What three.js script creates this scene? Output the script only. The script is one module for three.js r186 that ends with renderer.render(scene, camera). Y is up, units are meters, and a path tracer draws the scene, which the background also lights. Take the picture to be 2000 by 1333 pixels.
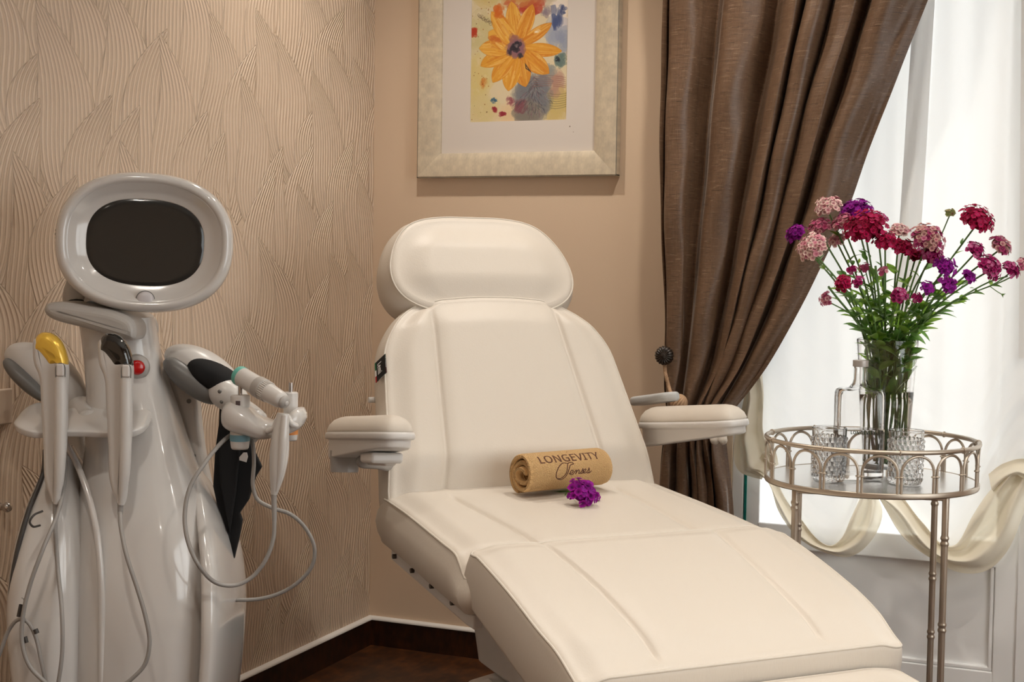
import * as THREE from 'three';
import { mergeGeometries, mergeVertices, toCreasedNormals } from 'three/addons/utils/BufferGeometryUtils.js';
import { RoundedBoxGeometry } from 'three/addons/geometries/RoundedBoxGeometry.js';

// ---------- camera, sky, exposure ----------
const scene = new THREE.Scene();
const camera = new THREE.PerspectiveCamera(27.3, 2000 / 1333, 0.05, 60);
camera.position.set(2.1353, 1.2196, 3.9585);
camera.rotation.order = 'YXZ';
camera.rotation.set(-0.05244, 0.39538, 0.01436);
scene.background = new THREE.Color().setRGB(0.985, 0.995, 1.0);
scene.backgroundIntensity = 3.5;
const renderer = new THREE.WebGLRenderer({ antialias: true });
renderer.toneMapping = THREE.LinearToneMapping;
renderer.toneMappingExposure = 1.09;
renderer.shadowMap.enabled = true;
const LAMP_COLOR = new THREE.Color().setRGB(1.0, 0.92, 0.82);
const LAMP_POWER = 3.1;

// ---------- helpers ----------
let seed = 20240611;
const rnd = () => { seed = (seed * 1664525 + 1013904223) >>> 0; return seed / 4294967296; };
const rr = (a, b) => a + (b - a) * rnd();
const V = (x, y, z) => new THREE.Vector3(x, y, z);
const PI = Math.PI, lerp = (a, b, t) => a + (b - a) * t, clamp = (x, a, b) => Math.min(b, Math.max(a, x));
const smooth = (a, b, x) => { const t = clamp((x - a) / (b - a), 0, 1); return t * t * (3 - 2 * t); };
// piecewise smooth interpolation through [x, y] pairs
function curve(pts) {
  return (x) => {
    const n = pts.length;
    if (x <= pts[0][0]) return pts[0][1];
    if (x >= pts[n - 1][0]) return pts[n - 1][1];
    let i = 0; while (pts[i + 1][0] < x) i++;
    const p0 = pts[Math.max(0, i - 1)], p1 = pts[i], p2 = pts[i + 1], p3 = pts[Math.min(n - 1, i + 2)];
    const h = p2[0] - p1[0], t = (x - p1[0]) / h;
    const m1 = (p2[1] - p0[1]) / (p2[0] - p0[0]) * h, m2 = (p3[1] - p1[1]) / (p3[0] - p1[0]) * h;
    const t2 = t * t, t3 = t2 * t;
    return (2 * t3 - 3 * t2 + 1) * p1[1] + (t3 - 2 * t2 + t) * m1 + (-2 * t3 + 3 * t2) * p2[1] + (t3 - t2) * m2;
  };
}
const taken = {};
function numbered(n) { const k = taken[n] = (taken[n] ?? -1) + 1; return k ? n + '_' + String(k).padStart(3, '0') : n; }
function tag(o, label, category, group) { o.userData.label = label; o.userData.category = category; if (group) o.userData.group = group; return o; }
function thing(name, label, category, pos = [0, 0, 0], turn = 0, group) {
  const o = new THREE.Group(); o.name = numbered(name); o.position.set(...pos); o.rotation.y = turn; scene.add(o);
  return tag(o, label, category, group);
}
function part(name, geo, mat, parent, label) {
  const m = new THREE.Mesh(geo, mat); m.name = name; parent.add(m); if (label) m.userData.label = label; return m;
}
function single(name, geo, mat, label, category, group) {
  const m = new THREE.Mesh(geo, mat); m.name = numbered(name); scene.add(m); return tag(m, label, category, group);
}
function struct(name, geo, mat, label) {
  const m = new THREE.Mesh(geo, mat); m.name = name; scene.add(m); m.userData.kind = 'structure';
  if (label) m.userData.label = label; return m;
}
function box(x0, x1, y0, y1, z0, z1, r = 0) {
  const w = x1 - x0, h = y1 - y0, d = z1 - z0;
  const g = r ? new RoundedBoxGeometry(w, h, d, 3, r) : new THREE.BoxGeometry(w, h, d);
  g.translate((x0 + x1) / 2, (y0 + y1) / 2, (z0 + z1) / 2); return g;
}
const clean = (g) => { const o = new THREE.BufferGeometry(); const s = g.index ? g.toNonIndexed() : g; for (const k of ['position', 'normal', 'uv']) if (s.attributes[k]) o.setAttribute(k, s.attributes[k]); return o; };
const join = (...gs) => mergeGeometries(gs.flat().map(clean));
// surface through rows of points; closed: each row is a loop; caps close the first and last row
function skin(rows, { closed = true, cap0 = true, cap1 = true, uv } = {}) {
  const n = rows[0].length, m = rows.length, P = [], U = [], I = [];
  const w = closed ? n + 1 : n;
  rows.forEach((r, j) => { for (let i = 0; i < w; i++) { const p = r[i % n]; P.push(p.x, p.y, p.z); const q = uv ? uv(i / (w - 1), j / (m - 1), p) : [i / (w - 1), j / (m - 1)]; U.push(q[0], q[1]); } });
  for (let j = 0; j < m - 1; j++) for (let i = 0; i < w - 1; i++) { const a = j * w + i, b = a + 1, c = a + w, d = c + 1; I.push(a, b, d, a, d, c); }
  const cap = (row, flip) => {
    const c = V(0, 0, 0); row.forEach((p) => c.add(p)); c.divideScalar(n);
    const o = P.length / 3; P.push(c.x, c.y, c.z); U.push(.5, .5);
    row.forEach((p) => { P.push(p.x, p.y, p.z); U.push(.5, .5); });
    for (let i = 0; i < n; i++) { const a = o + 1 + i, b = o + 1 + (i + 1) % n; flip ? I.push(o, a, b) : I.push(o, b, a); }
  };
  if (closed && cap0) cap(rows[0], false);
  if (closed && cap1) cap(rows[m - 1], true);
  const g = new THREE.BufferGeometry();
  g.setAttribute('position', new THREE.Float32BufferAttribute(P, 3)); g.setAttribute('uv', new THREE.Float32BufferAttribute(U, 2)); g.setIndex(I);
  g.computeVertexNormals();
  if (closed) { // equal normals along the closing seam
    const N = g.attributes.normal;
    for (let j = 0; j < m; j++) { const a = j * w, b = a + w - 1; const s = V(N.getX(a) + N.getX(b), N.getY(a) + N.getY(b), N.getZ(a) + N.getZ(b)).normalize(); N.setXYZ(a, s.x, s.y, s.z); N.setXYZ(b, s.x, s.y, s.z); }
  }
  return g;
}
// superellipse loop in the plane of axes ax and ay about c
function loop(c, ax, ay, n = 2.4, N = 48) {
  const out = [];
  for (let i = 0; i < N; i++) { const t = i / N * 2 * PI, cs = Math.cos(t), sn = Math.sin(t);
    out.push(c.clone().addScaledVector(ax, Math.sign(cs) * Math.abs(cs) ** (2 / n)).addScaledVector(ay, Math.sign(sn) * Math.abs(sn) ** (2 / n))); }
  return out;
}
function tube(pts, r, seg = 64, rad = 10, closed = false) {
  return new THREE.TubeGeometry(new THREE.CatmullRomCurve3(pts.map((p) => p.isVector3 ? p : V(...p)), closed, 'centripetal'), seg, r, rad, closed);
}
function capped(pts, r, seg = 64, rad = 10) {   // tube with rounded ends
  const P = pts.map((p) => p.isVector3 ? p : V(...p)), s0 = new THREE.SphereGeometry(r, rad, 6), s1 = s0.clone();
  s0.translate(P[0].x, P[0].y, P[0].z); const e = P[P.length - 1]; s1.translate(e.x, e.y, e.z);
  return join(tube(P, r, seg, rad), s0, s1);
}
// tapered rod of circular sections between points with radii
function rod(pts, radii, seg = 40, rad = 16) {
  const c = new THREE.CatmullRomCurve3(pts.map((p) => V(...p)), false, 'centripetal'), fr = c.computeFrenetFrames(seg), rows = [];
  const rc = curve(radii.map((r, i) => [i / (radii.length - 1), r]));
  for (let i = 0; i <= seg; i++) { const p = c.getPointAt(i / seg), r = rc(i / seg); rows.push(loop(p, fr.normals[i].clone().multiplyScalar(r), fr.binormals[i].clone().multiplyScalar(r), 2, rad)); }
  return fixOut(skin(rows));
}
// turn faces outward when the enclosed volume is negative
function fixOut(g) {
  const p = g.attributes.position, ix = g.index; let v = 0; const a = V(0, 0, 0), b = V(0, 0, 0), c = V(0, 0, 0);
  for (let i = 0; i < ix.count; i += 3) { a.fromBufferAttribute(p, ix.getX(i)); b.fromBufferAttribute(p, ix.getX(i + 1)); c.fromBufferAttribute(p, ix.getX(i + 2)); v += a.dot(b.cross(c)); }
  if (v < 0) { for (let i = 0; i < ix.count; i += 3) { const t = ix.getX(i + 1); ix.setX(i + 1, ix.getX(i + 2)); ix.setX(i + 2, t); } const n = g.attributes.normal; for (let i = 0; i < n.count; i++) n.setXYZ(i, -n.getX(i), -n.getY(i), -n.getZ(i)); }
  return g;
}
function lathe(pts, seg = 64) { return new THREE.LatheGeometry(pts.map(([x, y]) => new THREE.Vector2(x, y)), seg); }
// polygon outline extruded with rounded edges, centred in depth
function slab(pts, depth, bevel, curveSeg = 4) {
  const s = new THREE.Shape(pts.map(([x, y]) => new THREE.Vector2(x, y)));
  const g = new THREE.ExtrudeGeometry(s, { depth: depth - 2 * bevel, bevelEnabled: bevel > 0, bevelSize: bevel, bevelThickness: bevel, bevelOffset: -bevel, bevelSegments: curveSeg, steps: 1 });
  g.translate(0, 0, -(depth - 2 * bevel) / 2); return g;
}
function splineOutline(pts, n = 80) { return new THREE.CatmullRomCurve3(pts.map(([x, y]) => V(x, y, 0)), true, 'centripetal').getPoints(n).slice(0, n).map((p) => [p.x, p.y]); }

// ---------- procedural textures ----------
function canvasTexture(w, h, draw, srgb = true) {
  const c = document.createElement('canvas'); c.width = w; c.height = h; draw(c.getContext('2d'), w, h);
  const t = new THREE.CanvasTexture(c); if (srgb) t.colorSpace = THREE.SRGBColorSpace; t.wrapS = t.wrapT = THREE.RepeatWrapping; return t;
}
function dataTexture(w, h, f, srgb = false) {   // f(x, y) -> grey 0..1 or [r, g, b]
  const d = new Uint8Array(w * h * 4);
  for (let y = 0; y < h; y++) for (let x = 0; x < w; x++) { const v = f(x, y), k = (y * w + x) * 4; if (Array.isArray(v)) { d[k] = v[0] * 255; d[k + 1] = v[1] * 255; d[k + 2] = v[2] * 255; } else d[k] = d[k + 1] = d[k + 2] = clamp(v, 0, 1) * 255; d[k + 3] = 255; }
  const t = new THREE.DataTexture(d, w, h); t.magFilter = THREE.LinearFilter; t.minFilter = THREE.LinearFilter; t.wrapS = t.wrapT = THREE.RepeatWrapping; if (srgb) t.colorSpace = THREE.SRGBColorSpace; t.needsUpdate = true; return t;
}
// periodic value noise, n cells a side
function noise2(n) {
  const g = new Float32Array(n * n).map(() => rnd());
  return (x, y) => { x = ((x % n) + n) % n; y = ((y % n) + n) % n; const i = Math.floor(x), j = Math.floor(y), fx = x - i, fy = y - j, sx = fx * fx * (3 - 2 * fx), sy = fy * fy * (3 - 2 * fy), i1 = (i + 1) % n, j1 = (j + 1) % n;
    return lerp(lerp(g[j * n + i], g[j * n + i1], sx), lerp(g[j1 * n + i], g[j1 * n + i1], sx), sy); };
}
function std(color, roughness, extra = {}) { return new THREE.MeshPhysicalMaterial({ color: Array.isArray(color) ? new THREE.Color().setRGB(...color) : color, roughness, ...extra }); }

// ---------- the room ----------
const ROOM = { x: 3.7, z: 4.9, h: 2.62 };
// embossed wallpaper: overlapping feather leaves whose ribs run along one edge and end at the other
const leafTile = { w: 1.15, h: 1.26 };
let wallpaperShade;   // relief shading put into the colour: rib crests lighter, grooves darker
const wallpaperBump = (() => {
  const W = 1496, H = 1640, leaves = [], cols = 6, rowsN = 4, px = leafTile.w / W;
  for (let c = 0; c < cols; c++) for (let r = 0; r < rowsN; r++) for (let k = 0; k < 2; k++) {
    const dir = (c + r + k) % 2 ? 1 : -1;
    leaves.push({ x: (c + .5 * k + rr(-.12, .12)) * leafTile.w / cols, y: (r + (c % 2) * .5 + k * .37 + rr(-.08, .08)) * leafTile.h / rowsN, h: rr(.44, .56), w: rr(.080, .105), lean: dir * rr(.05, .10), bow: dir * rr(.02, .05), side: dir, pr: rnd(), ph: rnd(), pitch: rr(.0125, .0155) });
  }
  const img = new Float32Array(W * H).fill(.35), ribShade = new Float32Array(W * H), laid = [];   // lower leaves lie over the feet of the upper ones
  for (const L of leaves) for (let ty = -1; ty <= 1; ty++) for (let tx = -1; tx <= 1; tx++) laid.push([L, L.x + tx * leafTile.w, L.y + ty * leafTile.h]);
  laid.sort((a, b) => b[2] - a[2]);
  for (const [L, X0, Y0] of laid) {
    const xa = Math.max(0, Math.floor((X0 - .3) / px)), xb = Math.min(W - 1, Math.ceil((X0 + .3) / px));
    const ya = Math.max(0, Math.floor(Y0 / px)), yb = Math.min(H - 1, Math.ceil((Y0 + L.h) / px));
    for (let y = ya; y <= yb; y++) {
      const s = (y * px - Y0) / L.h; if (s < 0 || s > 1) continue;
      const sp = X0 + L.lean * (s - .5) * 2 + L.bow * Math.sin(2 * PI * s), hw = L.w * Math.sin(PI * s) ** .85;
      for (let x = xa; x <= xb; x++) {
        const q = (x * px - sp); if (Math.abs(q) > hw) continue;
        const dEdge = L.side > 0 ? q + hw : hw - q, dCut = 2 * hw - dEdge;
        const edge = sp - L.side * hw, par = (x * px - edge) * L.side;
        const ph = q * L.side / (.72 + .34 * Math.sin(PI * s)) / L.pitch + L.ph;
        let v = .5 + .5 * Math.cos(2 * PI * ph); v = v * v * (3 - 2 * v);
        ribShade[y * W + x] = smooth(.38, .62, v) * smooth(.003, .006, Math.min(dCut, dEdge)) ;
        v = .28 + .50 * v;
        v += .30 * Math.exp(-((dEdge / .005) ** 2));
        v *= smooth(0, .006, Math.min(dCut, dEdge)) * .85 + .15; v += .10 * Math.exp(-(((dCut - .008) / .004) ** 2));
        img[y * W + x] = v;
      }
    }
  }
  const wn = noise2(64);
  wallpaperShade = dataTexture(W, H, (x, y) => { const k = ribShade[y * W + x] * .9 + .1 * wn(x / 24, y / 24); return [lerp(.81, .89, k), lerp(.72, .80, k), lerp(.63, .71, k)]; }, true);
  return dataTexture(W, H, (x, y) => img[y * W + x]);
})();
function metreUV(g, fu, fv) { const p = g.attributes.position, uv = g.attributes.uv; for (let i = 0; i < p.count; i++) uv.setXY(i, fu(p.getX(i), p.getY(i), p.getZ(i)), fv(p.getX(i), p.getY(i), p.getZ(i))); return g; }
const grainN = noise2(64), grainM = noise2(16);
const paintBump = dataTexture(512, 512, (x, y) => .5 * grainN(x / 8, y / 8) + .5 * grainN(x / 3.2, y / 3.2));
const M = {};
M.wallpaper = std([1, 1, 1], 0.45, { map: wallpaperShade, bumpMap: wallpaperBump, bumpScale: 0.006, sheen: .2 });
M.paint = std([0.71, 0.545, 0.395], 0.75, { bumpMap: paintBump, bumpScale: 0.0001 });
M.ceiling = std([0.80, 0.78, 0.74], 0.9);
M.whitePaint = std([0.90, 0.90, 0.895], 0.35);
M.trim = std([0.80, 0.77, 0.73], 0.4);
const woodN = noise2(128);
M.floor = std('#ffffff', 0.42, { map: (() => dataTexture(1024, 1024, (x, y) => {
  const a = woodN(x / 8, y / 64), b = woodN(x / 40 + 7, y / 40), c = woodN(x / 3, y / 12), d = woodN(x / 16, y / 16 + 31);
  const k = clamp(.25 * a + .4 * b + .2 * c + .35 * d - .15, 0, 1);
  return [lerp(.13, .45, k), lerp(.065, .265, k), lerp(.03, .12, k)];
}, true))() });
M.floor.map.repeat.set(1, 1);
M.base = M.floor.clone(); M.base.color.setRGB(.45, .38, .36);

{
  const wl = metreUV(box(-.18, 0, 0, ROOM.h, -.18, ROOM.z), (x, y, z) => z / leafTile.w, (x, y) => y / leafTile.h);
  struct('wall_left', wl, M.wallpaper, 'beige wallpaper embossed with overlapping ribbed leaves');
  // back wall with the opening of the garden door
  const DX0 = 1.175, DX1 = 2.62, DY = 2.32;
  const wb = join(box(0, DX0, 0, ROOM.h, -.18, 0), box(DX1, ROOM.x, 0, ROOM.h, -.18, 0), box(DX0, DX1, DY, ROOM.h, -.18, 0));
  struct('wall_back', metreUV(wb, (x) => x * 2, (x, y) => y * 2), M.paint, 'smooth warm beige painted wall');
  const WZ0 = 1.05, WZ1 = 3.35, WY0 = .55, WY1 = 2.25, xr = ROOM.x, xo = ROOM.x + .18;   // daylight window in the right wall
  struct('wall_right', join(box(xr, xo, 0, WY0, -.18, ROOM.z + .18), box(xr, xo, WY1, ROOM.h, -.18, ROOM.z + .18), box(xr, xo, WY0, WY1, -.18, WZ0), box(xr, xo, WY0, WY1, WZ1, ROOM.z + .18)), M.paint);
  const win = struct('window_1', join(box(xr + .05, xr + .12, WY0, WY0 + .06, WZ0, WZ1), box(xr + .05, xr + .12, WY1 - .06, WY1, WZ0, WZ1), box(xr + .05, xr + .12, WY0, WY1, WZ0, WZ0 + .06), box(xr + .05, xr + .12, WY0, WY1, WZ1 - .06, WZ1), box(xr + .05, xr + .12, WY0, WY1, (WZ0 + WZ1) / 2 - .05, (WZ0 + WZ1) / 2 + .05)), M.whitePaint, 'white two-light window in the right wall');
  for (const [a, b] of [[WZ0 + .055, (WZ0 + WZ1) / 2 - .045], [(WZ0 + WZ1) / 2 + .045, WZ1 - .055]]) part('glass_pane', box(xr + .082, xr + .088, WY0 + .055, WY1 - .055, a, b), std([.97, .98, .975], 0, { transmission: 1, thickness: 0 }), win);
  struct('wall_front', box(-.18, ROOM.x, 0, ROOM.h, ROOM.z, ROOM.z + .18), M.paint);
  const fl = metreUV(box(-.18, ROOM.x + .18, -.12, 0, -.18, ROOM.z + .18), (x) => x / 1.1, (x, y, z) => z / 1.1);
  struct('floor', fl, M.floor, 'mottled reddish brown floor');
  struct('ceiling', box(-.18, ROOM.x + .18, ROOM.h, ROOM.h + .15, -.18, ROOM.z + .18), M.ceiling);
  struct('baseboard_left', metreUV(box(0, .012, 0, .086, 0, ROOM.z), (x, y, z) => z, (x, y) => y), M.base, 'dark brown baseboard under the wallpaper');
  struct('baseboard_back', metreUV(box(.012, DX0 - .01, 0, .086, 0, .012), (x) => x, (x, y) => y), M.base, 'dark brown baseboard under the painted wall');
  const strip = (len) => { const s = new THREE.Shape(); s.moveTo(0, 0); s.lineTo(.016, 0); s.quadraticCurveTo(.017, .009, .004, .0105); s.lineTo(0, .0105); return new THREE.ExtrudeGeometry(s, { depth: len, bevelEnabled: false }); };
  const t1 = strip(ROOM.z); t1.translate(0, .083, 0); struct('trim_1', t1, M.trim, 'white strip on top of the baseboard under the wallpaper');
  const t2 = strip(DX0 - .012); t2.rotateY(PI / 2); t2.translate(0, .083, 0); t2.scale(1, 1, -1); t2.computeVertexNormals();
  struct('trim_2', new THREE.BufferGeometry().copy((() => { const s = new THREE.Shape(); s.moveTo(0, 0); s.lineTo(.016, 0); s.quadraticCurveTo(.017, .009, .004, .0105); s.lineTo(0, .0105); const g = new THREE.ExtrudeGeometry(s, { depth: DX0 - .012, bevelEnabled: false }); g.rotateY(-PI / 2); g.translate(DX0 - .002, .083, 0); return g; })()), M.trim, 'white strip on top of the baseboard under the picture wall');

  // garden door: frame and two glazed leaves with a panel below
  const zf = -.004;
  const doorFrame = struct('door_1', join(box(DX0, DX0 + .035, 0, DY, -.10, zf, .004), box(DX1 - .035, DX1, 0, DY, -.10, zf, .004), box(DX0, DX1, DY - .035, DY, -.10, zf, .004), box(DX0, DX1, -.01, .02, -.12, zf)), M.whitePaint, 'white glazed garden door behind the swagged sheer blind');
  const glass = std([.97, .98, .975], .0, { transmission: 1, thickness: 0, ior: 1.5 });
  const leaf = (x0, x1, hand) => {
    const a = part('door_leaf', join(box(x0, x0 + .045, .02, DY - .038, -.07, -.008, .004), box(x1 - .072, x1, .02, DY - .038, -.07, -.008, .004), box(x0 + .04, x1 - .07, .02, .143, -.068, -.009, .004), box(x0 + .04, x1 - .07, DY - .15, DY - .04, -.068, -.009, .004), box(x0 + .04, x1 - .07, .428, .50, -.072, -.006, .005)), M.whitePaint, doorFrame);
    part('door_panel', box(x0 + .045, x1 - .072, .143, .43, -.055, -.024, .003), M.whitePaint, a);
    part('panel_bead', join(box(x0 + .045, x1 - .072, .143, .155, -.030, -.012, .004), box(x1 - .084, x1 - .0725, .15, .43, -.030, -.012, .004), box(x0 + .045, x0 + .057, .15, .43, -.030, -.012, .004)), M.whitePaint, a);
    part('glass_pane', box(x0 + .044, x1 - .071, .50, DY - .148, -.042, -.036), glass, a);
  };
  leaf(DX0 + .037, 1.972, 1); leaf(1.972, DX1 - .037, -1); part('meeting_strip', box(1.958, 1.990, .02, DY - .04, -.012, -.001, .003), M.whitePaint, doorFrame);
  part('seal_strip', box(DX0 + .0365, DX0 + .0435, .02, DY - .04, -.06, -.0035), std([.01, .20, .17], .3), doorFrame, 'dark green strip along the door edge');
  struct('terrace', box(-4, 8, -.35, -.13, -7, -.18), std([.55, .54, .52], .9));
}

// recessed ceiling spots
{
  const spots = [[.48, .66], [1.25, .62], [2.3, 1.4], [.95, 2.7], [2.1, 2.3], [3.1, 1.6], [.9, 3.9], [2.5, 3.9]];
  const where = ['nearest the corner by the picture', 'above the brown curtain', 'above the garden door', 'nearest the device and the wallpapered wall', 'in the middle of the room', 'near the right wall', 'behind the camera on the left', 'behind the camera on the right'];
  const ringG = lathe([[.030, 0], [.046, 0], [.048, -.003], [.046, -.006], [.034, -.008], [.030, -.004], [.030, 0]], 40), lensG = lathe([[0, -.0035], [.018, -.0032], [.029, -.002], [.029, -.0005], [0, -.0005]], 32);
  const lensM = std([1, .9, .75], .4, { emissive: new THREE.Color().setRGB(1, .78, .55), emissiveIntensity: 25 });
  spots.forEach(([x, z], i) => {
    const t = thing('ceiling_spot', 'round recessed ceiling spot ' + where[i], 'ceiling light', [x, ROOM.h, z], 0, 'recessed ceiling spots');
    part('trim_ring', ringG, M.whitePaint, t); part('lamp_lens', lensG, lensM, t);
    const l = new THREE.SpotLight(LAMP_COLOR, LAMP_POWER, 0, 1.15, .9, 2); l.position.set(0, -.012, 0); l.target.position.set(0, -1, 0); l.castShadow = true; l.shadow.radius = 1.4; l.shadow.mapSize.set(1024, 1024); l.name = 'spot_light'; t.add(l, l.target);
  });
}

// ---------- framed watercolour ----------
{
  const X0 = .168, X1 = .820, Y0 = 1.492, Y1 = 2.345, rw = .075, dz = .030, ax0 = .338, ax1 = .652, ay0 = 1.662, ay1 = 2.165;
  const t = thing('framed_picture', 'framed watercolour of an orange daisy in a wide pale wooden frame', 'picture', [0, 0, 0]);
  const n1 = noise2(64), n2 = noise2(64);
  const wood = dataTexture(512, 512, (x, y) => { const k = clamp(.55 * n1(x / 24, y / 24) + .3 * n2(x / 6, y / 9) + .15 * n1(x / 2, y / 40), 0, 1); return [lerp(.72, .86, k), lerp(.67, .80, k), lerp(.59, .70, k)]; }, true);
  M.frame = std('#ffffff', .55, { map: wood, metalness: .05 });
  const rail = (p, q) => { // mitred rail from p to q along one side, profile rises to the outer edge
    const cx = (X0 + X1) / 2, cy = (Y0 + Y1) / 2, prof = [[0, 0], [0, dz * .9], [.004, dz], [.012, dz], [.055, dz * .80], [rw - .003, dz * .62], [rw, dz * .55], [rw, .004]];
    const d = q.clone().sub(p).normalize(), nrm = V(-d.y, d.x, 0); if (nrm.dot(V(cx, cy, 0).sub(p)) < 0) nrm.negate();
    const rows = [p, q].map((o, k) => prof.map(([s, h]) => o.clone().addScaledVector(nrm, s).addScaledVector(d, (k ? -1 : 1) * s).setZ(h + .003)));
    const g = skin(rows, { closed: true, uv: (a, b, pt) => [pt.x * 3, pt.y * 3] }); return toCreasedNormals(g, .5);
  };
  const c = [V(X0, Y0, 0), V(X1, Y0, 0), V(X1, Y1, 0), V(X0, Y1, 0)];
  for (let i = 0; i < 4; i++) part('frame_rail', rail(c[i], c[(i + 1) % 4]), M.frame, t);
  part('edge_liner', join(box(X0 + .001, X0 + .004, Y0, Y1, .003, dz + .002), box(X1 - .004, X1 - .001, Y0, Y1, .003, dz + .002), box(X0, X1, Y0 + .001, Y0 + .004, .003, dz + .002)), std([.16, .14, .11], .5), t, 'thin dark outer edge of the frame');
  part('backing_board', box(X0 + .01, X1 - .01, Y0 + .01, Y1 - .01, .001, .006), std([.3, .22, .15], .9), t);
  const matM = std([.68, .615, .56], .9);
  const sh = new THREE.Shape([[X0 + rw - .004, Y0 + rw - .004], [X1 - rw + .004, Y0 + rw - .004], [X1 - rw + .004, Y1 - rw + .004], [X0 + rw - .004, Y1 - rw + .004]].map((p) => new THREE.Vector2(...p)));
  sh.holes.push(new THREE.Path([[ax0, ay0], [ax0, ay1], [ax1, ay1], [ax1, ay0]].map((p) => new THREE.Vector2(...p))));
  const mg = new THREE.ExtrudeGeometry(sh, { depth: .0025, bevelEnabled: false }); mg.translate(0, 0, .008); part('mat_board', mg, matM, t, 'off-white cardboard mat with two small specks');
  for (const [sx, sy, r] of [[0.664,1.6411, .0022], [0.6756,1.6242, .0013]]) { const s = new THREE.SphereGeometry(r, 10, 6); s.scale(1, 1, .2); s.translate(sx, sy, .0106); part('speck', s, std([.3, .24, .2], .9), t); }
  // the print, painted on canvas
  const art = canvasTexture(900, 1440, (g, w, h) => {
    const s = w / 187, X = (u) => (u - 922) * s, Y = (v) => h - (240 - v) * s * .88;   // sheet units: 187 across
    g.fillStyle = '#d8c8a6'; g.fillRect(0, 0, w, h);
    const blot = (x, y, r, col, a, k = 14, sq = 1) => { g.fillStyle = col; for (let i = 0; i < k; i++) { g.globalAlpha = a * rr(.4, 1); const t = rr(0, 2 * PI), d = r * Math.sqrt(rnd()) * .75; g.beginPath(); const n = 9, q = r * rr(.25, .6), ph = rr(0, 6); for (let j = 0; j < n; j++) { const al = j / n * 2 * PI + ph, e = q * rr(.7, 1.25); const px = x + Math.cos(t) * d + Math.cos(al) * e, py = y + (Math.sin(t) * d + Math.sin(al) * e) * sq; j ? g.lineTo(px, py) : g.moveTo(px, py); } g.closePath(); g.fill(); } g.globalAlpha = 1; };
    // washes
    blot(X(940), Y(60), 34 * s, '#c6b884', .3, 40); blot(X(935), Y(150), 30 * s, '#d2bd7c', .3, 44, 1.6); blot(X(945), Y(215), 34 * s, '#d2c08a', .3, 40); for (let i = 0; i < 260; i++) { blot(X(rr(922, 1109)), Y(rr(-90, 240)), rr(2, 7) * s, ['#d9c28a', '#e4d6ba', '#cbb98c', '#e0c8a0'][i % 4], .22, 3, rr(.5, 1.6)); } blot(X(1000), Y(225), 26 * s, '#dcbf96', .4, 20);
    blot(X(1090), Y(10), 24 * s, '#e9dcd0', .6, 26, 1.4); blot(X(1098), Y(48), 16 * s, '#eadcd2', .5, 18, 1.4); blot(X(1085), Y(65), 24 * s, '#9aa0b0', .5, 22, 1.3); blot(X(1098), Y(85), 18 * s, '#8e96aa', .45, 20, 1.3);
    blot(X(1087), Y(36), 11 * s, '#4a567e', .6, 22, 2.2); blot(X(1100), Y(20), 9 * s, '#3f4a70', .6, 12); blot(X(1068), Y(24), 12 * s, '#8a7c86', .5, 16); blot(X(1060), Y(-20), 30 * s, '#c8b8a0', .5, 20);
    blot(X(1040), Y(8), 26 * s, '#b4402c', .6, 26, .8); blot(X(1000), Y(2), 14 * s, '#c2543a', .6, 16, .7); blot(X(1020), Y(-30), 40 * s, '#c98a4a', .5, 30); blot(X(960), Y(-40), 40 * s, '#cfb877', .5, 30); blot(X(1085), Y(-70), 40 * s, '#7f8a96', .4, 26);
    blot(X(1090), Y(210), 30 * s, '#c8b070', .5, 36, 1.1); blot(X(1085), Y(165), 22 * s, '#b08a78', .5, 22); blot(X(1096), Y(122), 14 * s, '#5f7470', .6, 20); blot(X(1070), Y(140), 18 * s, '#8c8f8a', .5, 20, .8);
    blot(X(1045), Y(190), 36 * s, '#75767a', .5, 60, 1.2); blot(X(1035), Y(222), 30 * s, '#80786e', .5, 50, .7); blot(X(1020), Y(210), 14 * s, '#7d4a52', .5, 20);
    // feathery dark strokes
    g.lineCap = 'round';
    for (let i = 0; i < 420; i++) { const a = rr(-.9, .9) + PI / 2, d = rr(0, 62), px = 1046 + Math.cos(a) * d * rr(.2, 1), py = 152 + Math.sin(a) * d * 1.25, l = rr(3, 10); g.strokeStyle = ['#4b4a50', '#8b8c90', '#6a5d5e', '#9a9688', '#3f444a', '#7a5560'][Math.floor(rnd() * 6)]; g.globalAlpha = rr(.25, .6); g.lineWidth = rr(.5, 1.6) * s; g.beginPath(); g.moveTo(X(px), Y(py)); g.lineTo(X(px + Math.cos(a) * l + rr(-2, 2)), Y(py + Math.sin(a) * l)); g.stroke(); }
    g.globalAlpha = .55; for (let i = 0; i < 7; i++) { g.strokeStyle = '#7c7048'; g.lineWidth = 1.3 * s; g.beginPath(); g.moveTo(X(1072 + i), Y(186 + i * 5)); g.quadraticCurveTo(X(1092), Y(192 + i * 4.6), X(1108), Y(187 + i * 4.4)); g.stroke(); }
    for (let i = 0; i < 6; i++) { g.strokeStyle = '#8d5a50'; g.lineWidth = 1.1 * s; g.beginPath(); g.moveTo(X(1045), Y(152 + i * 4)); g.quadraticCurveTo(X(1075), Y(148 + i * 4), X(1106), Y(156 + i * 4)); g.stroke(); }
    g.globalAlpha = 1;
    // petals
    const cx = 1011, cy = 92, petals = [[-96, 96, 19], [-70, 92, 18], [-34, 82, 15], [8, 88, 17], [42, 84, 22], [78, 82, 22], [101, 88, 22], [125, 82, 20], [156, 78, 20], [184, 74, 22], [215, 66, 26], [238, 92, 20]];
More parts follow.
